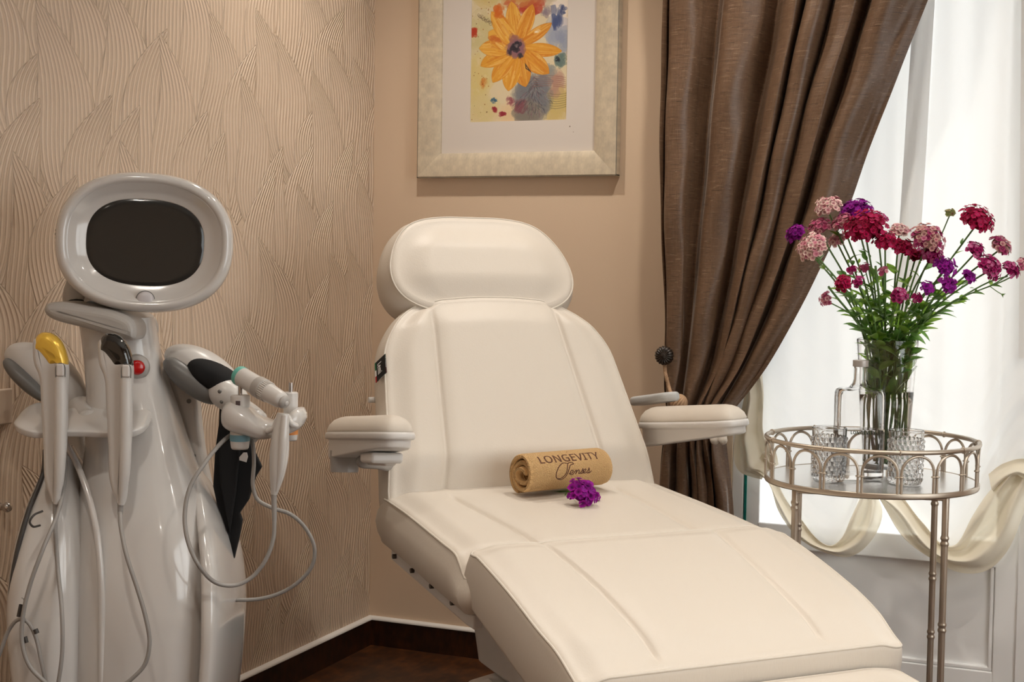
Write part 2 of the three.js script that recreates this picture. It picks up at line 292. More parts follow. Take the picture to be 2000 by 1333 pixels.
    for (const [deg, len, wd] of petals) {
      const a = deg * PI / 180, ux = Math.cos(a), uy = Math.sin(a), nx = -uy, ny = ux, pt = (l, k) => [X(cx + ux * len * l + nx * wd * k), Y(cy + uy * len * l + ny * wd * k)];
      const path = () => { g.beginPath(); g.moveTo(...pt(.14, -.25)); g.bezierCurveTo(...pt(.4, -1.1), ...pt(.8, -1), ...pt(1, -.1)); g.bezierCurveTo(...pt(.86, .9), ...pt(.4, 1.1), ...pt(.14, .25)); g.closePath(); };
      path(); g.fillStyle = ['#d9972f', '#e0a541', '#d48c2d'][Math.floor(rnd() * 3)]; g.globalAlpha = .95; g.fill();
      g.save(); path(); g.clip(); for (let i = 0; i < 46; i++) { const k = rr(-.9, .9), l0 = rr(.15, .6); g.strokeStyle = ['#c9711f', '#e9b555', '#edc47a', '#cf7f24', '#e0a03a'][Math.floor(rnd() * 5)]; g.globalAlpha = rr(.18, .5); g.lineWidth = rr(.8, 3.2) * s; g.beginPath(); g.moveTo(...pt(l0, k)); g.quadraticCurveTo(...pt(l0 + .2, k * 1.1), ...pt(l0 + rr(.2, .5), k * .8)); g.stroke(); } g.restore();
      path(); g.globalAlpha = .35; g.strokeStyle = '#a8622a'; g.lineWidth = .7 * s; g.stroke(); g.globalAlpha = 1;
    }
    blot(X(1050), Y(60), 8 * s, '#efe3cc', .5, 10, .5); blot(X(976), Y(14), 13 * s, '#cc6424', .55, 18); blot(X(968), Y(73), 12 * s, '#c46a2a', .5, 16, .6);
    // centre
    blot(X(1008), Y(92), 19 * s, '#8a6068', .5, 40); blot(X(1003), Y(72), 9 * s, '#9a6456', .5, 12); blot(X(1010), Y(88), 10 * s, '#2c2630', .7, 22); blot(X(999), Y(98), 6 * s, '#352c34', .6, 12, 1.4); blot(X(1018), Y(108), 6 * s, '#363038', .6, 12); blot(X(1011), Y(87), 4 * s, '#7b6a6c', .7, 8);
    g.strokeStyle = '#2f2a30'; g.lineWidth = 1.8 * s; g.globalAlpha = .8; g.beginPath(); g.moveTo(X(1029), Y(126)); g.lineTo(X(1038), Y(140)); g.lineTo(X(1030), Y(134)); g.closePath(); g.stroke(); g.globalAlpha = 1;
    // splashes
    blot(X(927), Y(55), 8 * s, '#b23c22', .8, 16, 1.4); blot(X(968), Y(197), 6 * s, '#3d5f78', .8, 14); blot(X(970), Y(214), 7 * s, '#8e2630', .8, 14); blot(X(985), Y(225), 6.5 * s, '#8e2634', .8, 14, .8); blot(X(1000), Y(200), 9 * s, '#8a4450', .5, 14); blot(X(948), Y(160), 7 * s, '#c4762e', .5, 12, 1.8); blot(X(1090), Y(119), 6 * s, '#20222c', .7, 10);
    for (let i = 0; i < 60; i++) { g.fillStyle = ['#8a4a24', '#6a4a2a', '#a0622e'][i % 3]; g.globalAlpha = rr(.4, .8); g.beginPath(); g.arc(X(rr(923, 960)), Y(rr(-80, 236)), rr(.4, 1.3) * s, 0, 7); g.fill(); }
    g.strokeStyle = '#5f4a3c'; g.globalAlpha = .6; g.lineWidth = .8 * s; for (let i = 0; i < 16; i++) { g.beginPath(); g.arc(X(936 + i * 1.7), Y(22 + i * 1.1 + rr(-2, 2)), rr(1.5, 3.5) * s, 0, 5); g.stroke(); } g.globalAlpha = 1;
  });
  art.wrapS = art.wrapT = THREE.ClampToEdgeWrapping;
  const pg = new THREE.PlaneGeometry(ax1 - ax0 + .006, ay1 - ay0 + .006); const pgT = box(ax0 - .003, ax1 + .003, ay0 - .003, ay1 + .003, .0062, .0078);
  part('watercolour_print', metreUV(pgT, (x) => (x - ax0) / (ax1 - ax0), (x, y) => (y - ay0) / (ay1 - ay0)), std('#ffffff', .9, { map: art }), t, 'watercolour print of an orange daisy with grey feathery leaves');
}

// ---------- brown curtain ----------
const slub = canvasTexture(1024, 1024, (g, w, h) => {
  g.fillStyle = '#69503d'; g.fillRect(0, 0, w, h);
  for (let i = 0; i < 9000; i++) { g.globalAlpha = rr(.08, .28); g.fillStyle = ['#47362a', '#7c6654', '#54402f', '#8f7863', '#3a2b21'][Math.floor(rnd() * 5)]; const l = rr(6, 60); const x = rr(-60, w), y = Math.floor(rr(0, h / 3)) * 3; g.fillRect(x, y, l, rr(1, 3)); }
  for (let i = 0; i < 900; i++) { g.globalAlpha = rr(.25, .6); g.fillStyle = ['#ab937c', '#2f221a'][Math.floor(rnd() * 2)]; g.fillRect(rr(-60, w), Math.floor(rr(0, h / 3)) * 3, rr(10, 70), rr(1, 2.4)); }
  for (let i = 0; i < 5000; i++) { g.globalAlpha = rr(.1, .3); g.fillStyle = ['#3a2b21', '#8f7863'][i % 2]; g.fillRect(Math.floor(rr(0, w / 2)) * 2, rr(-30, h), rr(1, 2), rr(6, 50)); }
  g.globalAlpha = .16; for (let x = 0; x < w; x += 3) { g.fillStyle = x % 2 ? '#3a2a1e' : '#b0906f'; g.fillRect(x, 0, 1, h); } g.globalAlpha = 1;
});
const weaveBump = dataTexture(512, 512, (x, y) => { const a = .5 + .5 * Math.sin(x * 2 * PI / 4) * Math.sin(y * 2 * PI / 4); return .35 * a + .65 * grainN(x / 40, y / 3.2); });
{
  const zc = .165, E = [ // left x, y, right x, y
    [0.9874,2.4963, 1.8156,2.4042], [0.9897,2.246, 1.779,2.1776], [0.994,1.966, 1.7006,1.9241], [0.994,1.7549, 1.6302,1.7303], [0.9969,1.5425, 1.5584,1.5325], [1.0005,1.3718, 1.5041,1.3712],
    [1.0102,1.1862, 1.4275,1.1933], [1.0189,1.0575, 1.3659,1.0678], [1.021,0.957, 1.3126,0.9685], [1.021,0.885, 1.2635,0.8963], [1.0266,0.8276, 1.2178,0.8376], [1.0262,0.7771, 1.1931,0.7867],
    [1.0183,0.726, 1.1971,0.7371], [1.0108,0.5804, 1.2176,0.5962], [1.0057,0.3904, 1.2305,0.4118], [1.0033,0.1408, 1.2454,0.141]];
  const fl = curve(E.map((e) => [-e[1], e[0]])), fr = curve(E.map((e) => [-e[3], e[2]])), tieY = E[11][1], top = 2.60, bot = .03, NX = 260, NY = 150;
  const wave = (t) => { const p = t * 6.6 + .36 * Math.sin(t * 9.2 + .6) + .12 * Math.sin(t * 23); return 2 * Math.abs(Math.cos(PI * p)) ** .75 - 1.15; };
  const rows = [], back = [];
  for (let j = 0; j <= NY; j++) {
    const y = lerp(top, bot, j / NY), xl = fl(-y), xr = fr(-y), d = y - tieY;
    const near = Math.exp(-((d / .11) ** 2)), amp = d > 0 ? lerp(.034, .056, smooth(.1, 1.2, d)) : .036;
    const row = [];
    for (let i = 0; i <= NX; i++) {
      const t = i / NX, w = wave(t), e = smooth(0, .03, t) * smooth(1, .97, t);
      const sharp = Math.sign(w) * Math.abs(w) ** .8, wob = .006 * Math.sin(y * 9 + t * 17) + .004 * Math.sin(y * 21 - t * 31);
      const skew = .012 * Math.sin(2 * PI * (t * 6.6 + .36 * Math.sin(t * 9.2 + .6)) + 1.1) * (1 - near);
      let z = zc + (amp * (1 - .45 * near)) * sharp * lerp(.55, 1, e) + wob;
      z += near * .03 * (Math.sin(PI * t)) ;
      row.push(V(lerp(xl, xr, t) + skew * e, y, Math.max(.098, z)));
    }
    rows.push(row);
  }
  for (const r of rows) back.push(r.map((p) => V(p.x, p.y, p.z - .002)));
  const uvf = (a, b) => [a * 2.2, b * 3.6];
  const gF = skin(rows, { closed: false, uv: uvf });
  M.curtain = std('#ffffff', .42, { map: slub, bumpMap: weaveBump, bumpScale: .0006, sheen: .7, sheenColor: new THREE.Color().setRGB(.52, .44, .38), sheenRoughness: .4, side: THREE.DoubleSide });
  const c = thing('brown_curtain', 'long brown slubbed curtain drawn aside and tied at the wall', 'curtain', [0, 0, 0]);
  part('curtain_cloth', gF, M.curtain, c);
  part('curtain_heading', box(fl(-2.6) - .01, fr(-2.6) + .01, 2.555, 2.605, .14, .19, .008), M.curtain, c);
  // tieback: fluted wall knob, cord, knot, rope round the curtain, tassel ends
  const kn = thing('curtain_holdback', 'dark fluted wooden knob on the wall beside the curtain', 'holdback', [1.0338,0.9824,0.23]);
  const kp = []; const NR = 72; const prof = [[0, .012], [.006, .0115], [.010, .008], [.014, .0095], [.021, .0075], [.026, .001], [.026, -.006], [.020, -.010], [.009, -.012], [.008, -.205], [.018, -.212], [.018, -.229]];
  for (const [r, z] of prof) { const row = []; for (let i = 0; i < NR; i++) { const a = i / NR * 2 * PI, f = r > .012 && r < .0262 && z > -.008 ? 1 + .05 * Math.cos(a * 18) : 1, zz = z + (r > .012 && r < .024 && z > 0 ? .0016 * Math.cos(a * 18) : 0); row.push(V(Math.cos(a) * r * f, Math.sin(a) * r * f, zz)); } kp.push(row); }
  part('knob_body', fixOut(skin(kp)), std([.022, .014, .010], .32), kn);
  const tb = thing('curtain_tieback', 'tan rope tieback with a round knot hanging from the dark knob', 'tieback', [0, 0, 0]);
  const ropeM = std([.50, .32, .19], .8), creamM = std([.74, .68, .60], .75);
  const twist = (pts, r, turns, n = 160) => { const cv = new THREE.CatmullRomCurve3(pts, false, 'centripetal'), fr2 = cv.computeFrenetFrames(n), gs = []; for (let k = 0; k < 3; k++) { const q = []; for (let i = 0; i <= n; i++) { const a = i / n * turns * 2 * PI + k * 2 * PI / 3, p = cv.getPointAt(i / n); q.push(p.addScaledVector(fr2.normals[i], Math.cos(a) * r * .55).addScaledVector(fr2.binormals[i], Math.sin(a) * r * .55)); } gs.push(new THREE.TubeGeometry(new THREE.CatmullRomCurve3(q), n, r * .62, 6)); } return join(gs); };
  part('cord', twist([V(1.0296,0.9656,0.21), V(1.0392,0.9332,0.23), V(1.0487,0.8982,0.23), V(1.0638,0.8718,0.245)], .0048, 9), ropeM, tb);
  const K = V(1.0858,0.8569,0.255); const kg = []; for (let k = 0; k < 9; k++) { const a = k / 9 * PI, ring = []; for (let i = 0; i < 40; i++) { const b = i / 40 * 2 * PI; ring.push(V(Math.cos(b) * .0205, Math.sin(b) * .0205, 0).applyAxisAngle(V(1, 0, 0), a + .4).applyAxisAngle(V(0, 0, 1), .9).add(K)); } kg.push(tube(ring, .0042, 60, 6, true)); }
  const core = new THREE.SphereGeometry(.021, 24, 16); core.translate(K.x, K.y, K.z); part('rope_knot', join(core, kg), ropeM, tb, 'round tan rope knot');
  part('rope_loop', twist([V(1.0962,0.8434,0.255), V(1.1167,0.8244,0.265), V(1.1681,0.7913,0.268), V(1.21,0.7869,0.255), V(1.2244,0.799,0.2), V(1.2129,0.8029,0.13)], .0075, 9), creamM, tb, 'cream rope wrapped round the curtain');
  const bead = (p) => { const q = V(...p); return capped([q.clone().add(V(-.004, .026, -.004)), q, q.clone().add(V(.002, -.006, .002))], .0125, 12, 14); };
  part('tassel_end', bead([1.1916,0.7685,0.275]), creamM, tb); part('tassel_end', bead([1.2148,0.7702,0.278]), creamM, tb);
}

// ---------- sheer blind gathered into swags ----------
{
  M.sheer = std([.90, .90, .89], .9, { transmission: .26, thickness: 0, side: THREE.DoubleSide });
  M.satin = std([.84, .775, .64], .5, { transmission: .24, thickness: 0, side: THREE.DoubleSide, sheen: .5 });
  const b = thing('sheer_blind', 'white sheer blind gathered into cream swags over the garden door', 'blind', [0, 0, 0]);
  const hem = [[1.149,0.736], [1.2002,0.7683], [1.2904,0.6649], [1.3581,0.5541], [1.4242,0.4804], [1.4841,0.4542], [1.5219,0.5032], [1.5631,0.6201], [1.6292,0.604], [1.7129,0.5058], [1.7912,0.4641], [1.8507,0.5317], [1.9233,0.688], [1.9665,0.7316], [2.0447,0.6428], [2.1355,0.5162], [2.2096,0.4831], [2.3202,0.7291]];
  const hy = curve(hem), X0 = hem[0][0], X1 = hem[hem.length - 1][0], rows = [], top = 2.45, NX = 240, NY = 110;
  for (let j = 0; j <= NY; j++) { const r = []; for (let i = 0; i <= NX; i++) { const x = lerp(X0, X1, i / NX), h = hy(x), y = lerp(top, h, j / NY), d = y - h;
    const g = Math.exp(-d / .22), wide = 1 - g;
    let z = .048 + wide * (.010 * Math.sin(x * 19 + .7 + .5 * Math.sin(y * 2)) + .007 * Math.sin(x * 43 + y * 1.3) + .003 * Math.sin(x * 90)) + g * (.004 * Math.sin(d * 90 + x * 3) + .004 * Math.sin(d * 45));
    r.push(V(x, y, z)); } rows.push(r); }
  for (const [ua, ub, lo] of [[[1.6728,1.9445], [1.7226,1.9416], [1.6235,1.0996, 1.6837,1.1012]], [[1.9105,1.9304], [1.979,1.9264], [1.9459,1.001, 2.0085,1.0034]]]) { const R = []; for (let j = 0; j <= 40; j++) { const r = [], q = j / 40; for (let i = 0; i <= 8; i++) { const x = lerp(lerp(ua[0], lo[0], q), lerp(ub[0], lo[2], q), i / 8); r.push(V(x, lerp(top, lo[1], q), .066 + .010 * Math.sin(PI * i / 8) + .004 * Math.sin(q * 14 + i))); } R.push(r); } part('pleat', skin(R, { closed: false }), M.sheer, b); }
  part('sheer_cloth', skin(rows, { closed: false }), M.sheer, b);
  // a swag: gathered folds between an upper and a lower curve
  const swag = (up, lo, folds, depth, ph) => {
    const cu = new THREE.CatmullRomCurve3(up.map((p) => V(...p, 0)), false, 'centripetal'), cl = new THREE.CatmullRomCurve3(lo.map((p) => V(...p, 0)), false, 'centripetal'), R = [], N = 90, K = 56;
    for (let j = 0; j <= K; j++) { const q = j / K, row = []; for (let i = 0; i <= N; i++) { const s = i / N, a = cu.getPointAt(s), c = cl.getPointAt(s), p = a.lerp(c, q), e = Math.sin(PI * s) ** .6;
      const drift = .9 * Math.sin(s * 3 + ph); p.z = .066 + .8 * depth * (Math.sin(PI * q) ** .7) + (.5 + .5 * e) * depth * .8 * Math.sin(q * folds * PI * 2 + drift * 2 + ph) + .003 * Math.sin(s * 25 + q * 9);
      p.y += .004 * Math.sin(s * 17 + q * 6 + ph); row.push(p); } R.push(row); }
    part('swag', skin(R, { closed: false }), M.satin, b, 'cream gathered swag of the blind');
  };
  swag([[1.2892,0.7179], [1.3169,0.6477], [1.3662,0.565], [1.4247,0.4953], [1.4731,0.471], [1.5033,0.4908], [1.5295,0.5469], [1.5602,0.6368]], [[1.24,0.6495], [1.29,0.6241], [1.3265,0.5475], [1.3856,0.4732], [1.4599,0.4384], [1.5268,0.4404], [1.5886,0.4955], [1.6086,0.5632], [1.5847,0.6386]], 1.6, .022, .4);
  swag([[1.5654,0.6442], [1.6446,0.6318], [1.7139,0.551], [1.7656,0.5028], [1.8024,0.5033], [1.8445,0.5756], [1.8872,0.6541], [1.9206,0.6904]], [[1.5793,0.6382], [1.619,0.5781], [1.6681,0.5123], [1.7325,0.4582], [1.8126,0.4229], [1.8811,0.4351], [1.9344,0.4906], [1.9716,0.5996], [1.9837,0.6949]], 1.7, .026, 1.3);
  swag([[1.8798,0.6875], [1.917,0.724], [1.9734,0.7413], [2.0571,0.66], [2.1467,0.5474], [2.2201,0.5209], [2.3197,0.7187]], [[1.9047,0.6282], [1.9255,0.6569], [1.9693,0.6736], [2.0225,0.5768], [2.1124,0.4776], [2.2345,0.4497], [2.3666,0.7091]], 1.5, .024, 2.2);
  swag([[1.274,0.93], [1.2814,0.8614], [1.2797,0.8109], [1.2867,0.7609], [1.3151,0.7195], [1.3232,0.6841]], [[1.2279,0.9136], [1.2181,0.8365], [1.2022,0.7632], [1.1978,0.6975], [1.2167,0.6435], [1.2752,0.636]], 1.8, .026, .2);
}

// ---------- treatment chair ----------
const leatherN = noise2(128);
const leatherBump = dataTexture(512, 512, (x, y) => .6 * leatherN(x / 4, y / 4) + .4 * leatherN(x / 9 + 3, y / 9));
leatherBump.repeat.set(7, 7);
M.leather = std([.65, .59, .515], .46, { bumpMap: leatherBump, bumpScale: .00018, sheen: .15 });
M.thread = std([.64, .585, .51], .6);
M.whitePlastic = std([.66, .64, .62], .3);
M.greyPlastic = std([.36, .345, .335], .4);
M.darkSteel = std([.10, .09, .08], .35, { metalness: .8 });
const CHAIR_AT = [0.9067, 0, 0.8646], CHAIR_TURN = 47 * PI / 180;
// upholstered block: w(v) half-width along its length, frame(x, v, h) places it
function cushion({ v0, v1, w, T, r = .022, bulge = .008, top, frame, nx = 150, nv = 70, uvs = 1 }) {
  const vs = []; for (let j = 0; j <= nv; j++) vs.push(lerp(v0, v1, .5 - .5 * Math.cos(PI * j / nv)));
  const Pn = [], U = [], I = [], id = [];
  const put = (x, v, h) => { const p = frame(x, v, h); Pn.push(p.x, p.y, p.z); U.push(x * uvs, v * uvs); return Pn.length / 3 - 1; };
  for (const v of vs) { const row = [], ww = w(v); for (let i = 0; i <= nx; i++) { const x = lerp(-ww, ww, i / nx); row.push(put(x, v, top(x, v))); } id.push(row); }
  for (let j = 0; j < nv; j++) for (let i = 0; i < nx; i++) { const a = id[j][i], b = id[j][i + 1], c = id[j + 1][i + 1], d = id[j + 1][i]; I.push(a, b, c, a, c, d); }
  const per = [];
  for (let i = 0; i < nx; i++) per.push([lerp(-w(v0), w(v0), i / nx), v0, id[0][i]]);
  for (let j = 0; j < nv; j++) per.push([w(vs[j]), vs[j], id[j][nx]]);
  for (let i = nx; i > 0; i--) per.push([lerp(-w(v1), w(v1), i / nx), v1, id[nv][i]]);
  for (let j = nv; j > 0; j--) per.push([-w(vs[j]), vs[j], id[j][0]]);
  const n = per.length, nor = per.map((p, k) => { let tx = 0, tv = 0; for (let s = 1; s <= 2; s++) { const a = per[(k + n - s) % n], b = per[(k + s) % n]; tx += b[0] - a[0]; tv += b[1] - a[1]; } const l = Math.hypot(tx, tv) || 1; return [tv / l, -tx / l]; });
  const edgeTop = per.map((p) => top(p[0], p[1]));
  const prof = []; for (let k = 1; k <= 5; k++) { const a = k / 5 * PI / 2; prof.push([r * Math.sin(a), -(r - r * Math.cos(a))]); }
  prof.push([r + bulge * .7, -T * .3], [r + bulge, -T * .5], [r + bulge * .6, -T * .72], [r, -T + r]);
  for (let k = 1; k <= 4; k++) { const a = k / 4 * PI / 2; prof.push([r * Math.cos(a), -T + r - r * Math.sin(a)]); }
  let prev = per.map((p) => p[2]);
  for (const [d, h] of prof) { const cur = per.map((p, k) => put(p[0] + nor[k][0] * d, p[1] + nor[k][1] * d, h + edgeTop[k] * Math.max(0, 1 + h / T))); for (let k = 0; k < n; k++) { const l = (k + 1) % n; I.push(prev[k], cur[k], cur[l], prev[k], cur[l], prev[l]); } prev = cur; }
  const c = put(0, (v0 + v1) / 2, -T); for (let k = 0; k < n; k++) I.push(prev[k], c, prev[(k + 1) % n]);
  const g = new THREE.BufferGeometry(); g.setAttribute('position', new THREE.Float32BufferAttribute(Pn, 3)); g.setAttribute('uv', new THREE.Float32BufferAttribute(U, 2)); g.setIndex(I); g.computeVertexNormals(); fixOut(g);
  g.userData.piping = (rad, d = r * .75, h = -r * .3) => { const pts = []; for (let k = 0; k < n; k += 3) { const p = per[k]; pts.push(frame(p[0] + nor[k][0] * d, p[1] + nor[k][1] * d, h + edgeTop[k])); } return new THREE.TubeGeometry(new THREE.CatmullRomCurve3(pts, true, 'centripetal'), 420, rad, 6, true); };
  return g;
}
const G = (x, s) => Math.exp(-((x / s) ** 2));
const slope = (ang, y0, t0, hOff = 0) => { const c = Math.cos(ang), s = Math.sin(ang); return (x, v, h) => V(x, y0 + s * v + c * (h + hOff), t0 + c * v - s * (h + hOff)); };
{
  const chair = thing('treatment_chair', 'cream leather reclining treatment chair with headrest, armrests and raised leg rest', 'chair', CHAIR_AT, CHAIR_TURN);
  // seat: slopes gently down to the knees
  const aS = -4.3 * PI / 180, fS = slope(aS, .69, 0);
  const seatW = (v) => .345 + .012 * smooth(0, .4, v) - .05 * smooth(-.055, -.105, v);
  const seamS = (v) => .213 - .02 * smooth(0, .45, v);
  const seatG = cushion({ v0: -.085, v1: .475, w: seatW, T: .125, r: .016, bulge: .014, frame: fS, top: (x, v) => {
    const e = Math.min(1, (seatW(v) - Math.abs(x)) / .05), q = clamp((v + .10) / .57, 0, 1);
    const f = smooth(.475, .40, v);
    return (-.012 * (1 - smooth(0, 1, e)) - .035 * (1 - f) ** 1.5 + .004 * Math.sin(PI * q)) - (.007 * G(Math.abs(x) - seamS(v), .006) + .006 * G(Math.abs(x) - seamS(v), .022)) * smooth(-.02, .03, v); } });
  const seat = part('seat', seatG, M.leather, chair); part('piping', seatG.userData.piping(.0028), M.thread, seat);
  // backrest
  const aB = 60 * PI / 180, fB = (x, v, h) => { const c = Math.cos(aB), s = Math.sin(aB); return V(x, .69 + s * v + c * h, -c * v + s * h); };
  const backW = (v) => { const b = lerp(.342, .283, clamp(v / .50, 0, 1)); const k = clamp((v - .350) / .138, 0, 1); const lowk = clamp((.03 - v) / .05, 0, 1); return b - .12 * (1 - Math.sqrt(Math.max(0, 1 - k * k))) - .012 * lowk * lowk; };
  const seamB = (v) => lerp(.213, .168, clamp(v / .485, 0, 1));
  const backG = cushion({ v0: -.02, v1: .484, w: backW, T: .105, r: .016, bulge: .008, nv: 90, frame: (x, v, h) => fB(x, v + (v > .4 ? (.034 * (1 - (x / .29) ** 2)) * smooth(.4, .484, v) : 0), h), top: (x, v) => {
    const e = clamp((backW(v) - Math.abs(x)) / .06, 0, 1), ev = clamp((.484 - v) / .05, 0, 1), eb = clamp((v + .02) / .13, 0, 1);
    return -.016 * (1 - smooth(0, 1, e)) - .014 * (1 - smooth(0, 1, ev)) - .06 * (1 - smooth(0, 1, eb)) * (1 - .6 * (x / .34) ** 4) + .006 * G(x, .2) - (.007 * G(Math.abs(x) - seamB(v), .006) + .006 * G(Math.abs(x) - seamB(v), .022)) * lerp(.25, 1, smooth(.484, .44, v)); } });
  const back = part('backrest', backG, M.leather, chair); part('piping', backG.userData.piping(.0028), M.thread, back);
  // brand tag sewn into the left piping
  const tagTex = canvasTexture(128, 256, (g, w, h) => { g.fillStyle = '#0b0d0d'; g.fillRect(0, 0, w, h); g.fillStyle = '#12633c'; g.fillRect(0, 0, 16, h * .4); g.fillStyle = '#e8e8e8'; g.fillRect(0, h * .4, 16, h * .3); g.fillStyle = '#a31820'; g.fillRect(0, h * .7, 16, h * .3); g.save(); g.translate(w * .32, h * .15); g.rotate(PI / 2); g.fillStyle = '#f2f2f2'; g.font = 'bold 62px sans-serif'; g.textBaseline = 'middle'; g.fillText('Lemi', 0, -14); g.restore(); });
  tagTex.wrapS = tagTex.wrapT = THREE.ClampToEdgeWrapping;
    // sewn flag standing on the side
  { const a = fB(-.312, .368, -.002), b2 = fB(-.317, .318, -.002), c2 = fB(-.336, .306, -.034), d2 = fB(-.330, .358, -.034), off = V(-.0022, .0, .0012), P4 = [a, b2, c2, d2];
    const g = new THREE.BufferGeometry(), pos = [], uv = [], U4 = [[1, 1], [1, 0], [0, 0], [0, 1]]; const addq = (q, s) => { const o = [[0, 1, 2], [0, 2, 3]]; for (const f of o) for (const k of (s ? f : [f[0], f[2], f[1]])) { pos.push(q[k].x, q[k].y, q[k].z); uv.push(...U4[k]); } };
    addq(P4.map((p) => p.clone().add(off)), true); addq(P4, false); for (let k = 0; k < 4; k++) { const A = P4[k], B = P4[(k + 1) % 4], q = [A, B, B.clone().add(off), A.clone().add(off)]; addq(q, true); }
    g.setAttribute('position', new THREE.Float32BufferAttribute(pos, 3)); g.setAttribute('uv', new THREE.Float32BufferAttribute(uv, 2)); g.computeVertexNormals();
    part('sewn_tag', g, std('#ffffff', .7, { map: tagTex, side: THREE.DoubleSide }), back, 'small black woven tag with white lettering'); }
  const bolt = new THREE.CylinderGeometry(.007, .007, .016, 18); bolt.rotateZ(PI / 2); const bp = fB(-.336, .285, -.085); bolt.translate(bp.x, bp.y, bp.z); part('side_bolt', bolt, M.whitePlastic, back);
  // headrest
  const headW = curve([[.508, .120], [.514, .155], [.526, .188], [.545, .216], [.570, .232], [.600, .238], [.640, .232], [.680, .216], [.715, .192], [.738, .164], [.750, .130], [.756, .090], [.758, .06]]);
  const headG = cushion({ v0: .508, v1: .758, w: headW, T: .12, r: .02, bulge: .012, nv: 60, nx: 90, frame: (x, v, h) => fB(x * 1.0, v, h - .018), top: (x, v) => { const e = clamp((headW(v) - Math.abs(x)) / .09, 0, 1), a = clamp((.755 - v) / .09, 0, 1), b2 = clamp((v - .508) / .09, 0, 1); return .018 * smooth(0, 1, e) * smooth(0, 1, a) * smooth(0, 1, b2); } });
  const head = part('headrest', headG, M.leather, chair); part('piping', headG.userData.piping(.0024), M.thread, head);
  // leg rest
  const aL = -16.8 * PI / 180, kn = fS(0, .472, 0), fL = slope(aL, kn.y + .020, kn.z - .004);
  const legW = (v) => .347 - .012 * smooth(.3, .47, v);
  const seamL = (v) => lerp(.205, .178, clamp(v / .45, 0, 1)) - .006 * Math.sin(PI * clamp(v / .45, 0, 1));
  const legG = cushion({ v0: .012, v1: .468, w: legW, T: .128, r: .016, bulge: .006, frame: fL, top: (x, v) => { const e = clamp((legW(v) - Math.abs(x)) / .05, 0, 1), a = clamp((v - .012) / .035, 0, 1), b2 = clamp((.468 - v) / .09, 0, 1);
    return .012 * Math.sin(PI * clamp(v / .48, 0, 1)) - .010 * (1 - smooth(0, 1, e)) - .007 * (1 - smooth(0, 1, a)) - .012 * (1 - smooth(0, 1, b2)) - (.007 * G(Math.abs(x) - seamL(v), .006) + .006 * G(Math.abs(x) - seamL(v), .024)) * smooth(.467, .425, v) * lerp(.4, 1, smooth(.012, .05, v)); } });
  const leg = part('leg_rest', legG, M.leather, chair); part('piping', legG.userData.piping(.0028), M.thread, leg);
  // foot rest
  const fF = slope(-6 * PI / 180, .483, .925);
  const footW = (v) => .312 - .03 * (1 - Math.sqrt(Math.max(0, 1 - clamp((v - .25) / .06, 0, 1) ** 2)));
  const footG = cushion({ v0: .012, v1: .30, w: footW, T: .07, r: .014, bulge: .004, nx: 60, nv: 40, frame: fF, top: (x, v) => -.008 * (1 - smooth(0, .05, footW(v) - Math.abs(x))) });
  const foot = part('foot_rest', footG, M.leather, chair); part('piping', footG.userData.piping(.0026), M.thread, foot);
  // underframe rails with bolts, column and base
  for (const s of [-1, 1]) {
    const g = slab([[-.02, -.128], [.475, -.128], [.475, -.158], [.44, -.160], [-.02, -.150]], .02, .003); g.rotateY(-PI / 2); const p = g.attributes.position; for (let i = 0; i < p.count; i++) { const q = fS(p.getX(i) + s * .338, p.getZ(i), p.getY(i)); p.setXYZ(i, q.x, q.y, q.z); } g.computeVertexNormals();
    const rail = part('seat_rail', toCreasedNormals(g, .5), M.whitePlastic, chair);
    for (const v of [.012, .13, .25, .37]) { const c = new THREE.CylinderGeometry(.0055, .0055, .012, 12); c.rotateZ(PI / 2); const q = fS(s * .350, v, -.134); c.translate(q.x, q.y, q.z); part('bolt', c, M.darkSteel, rail); }
  }
  part('seat_pan', (() => { const g = box(-.33, .33, -.155, -.12, .0, .46, .006), p = g.attributes.position; for (let i = 0; i < p.count; i++) { const q = fS(p.getX(i), p.getZ(i), p.getY(i)); p.setXYZ(i, q.x, q.y, q.z); } g.computeVertexNormals(); return toCreasedNormals(g, .6); })(), M.greyPlastic, chair);
  const colRows = [[.54, .215, .06, .40], [.46, .21, .07, .40], [.335, .20, .10, .39], [.31, .17, .13, .37], [.305, .16, .14, .36]].map(([y, hw, z0, z1]) => loop(V(0, y, (z0 + z1) / 2), V(hw, 0, 0), V(0, 0, (z1 - z0) / 2), 7, 64));
  part('column_cover', toCreasedNormals(fixOut(skin(colRows)), .5), M.whitePlastic, chair);
  const bs = [[.31, .20, .16, .36], [.29, .235, .12, .42], [.08, .27, .02, .52], [.01, .29, -.04, .58], [0, .29, -.04, .58]].map(([y, hw, z0, z1]) => loop(V(0, y, (z0 + z1) / 2), V(hw, 0, 0), V(0, 0, (z1 - z0) / 2), 7, 64));
  part('base', toCreasedNormals(fixOut(skin(bs)), .5), M.whitePlastic, chair);
  // armrests: padded top on a stepped white shell, arm and pivot below
  for (const s of [-1, 1]) {
    const A = new THREE.Group(); A.name = 'armrest'; chair.add(A);
    A.position.set(s * .422, .845, .015); A.rotation.set(-6.5 * PI / 180, 0, s * 3 * PI / 180);
    const ring = (k, y, tilt = 0, len = .215, wd = .054) => { const out = []; for (let i = 0; i < 64; i++) { const a = i / 64 * 2 * PI, cs = Math.cos(a), sn = Math.sin(a); const zz = Math.sign(sn) * Math.abs(sn) ** .55 * (len + k); out.push(V(Math.sign(cs) * Math.abs(cs) ** .62 * (wd + k), y + tilt * zz, zz)); } return out; };
    part('pad', fixOut(skin([ring(-.050, .037), ring(-.034, .0345), ring(-.018, .028), ring(-.006, .016), ring(-.001, .004), ring(-.002, 0)])), M.leather, A);
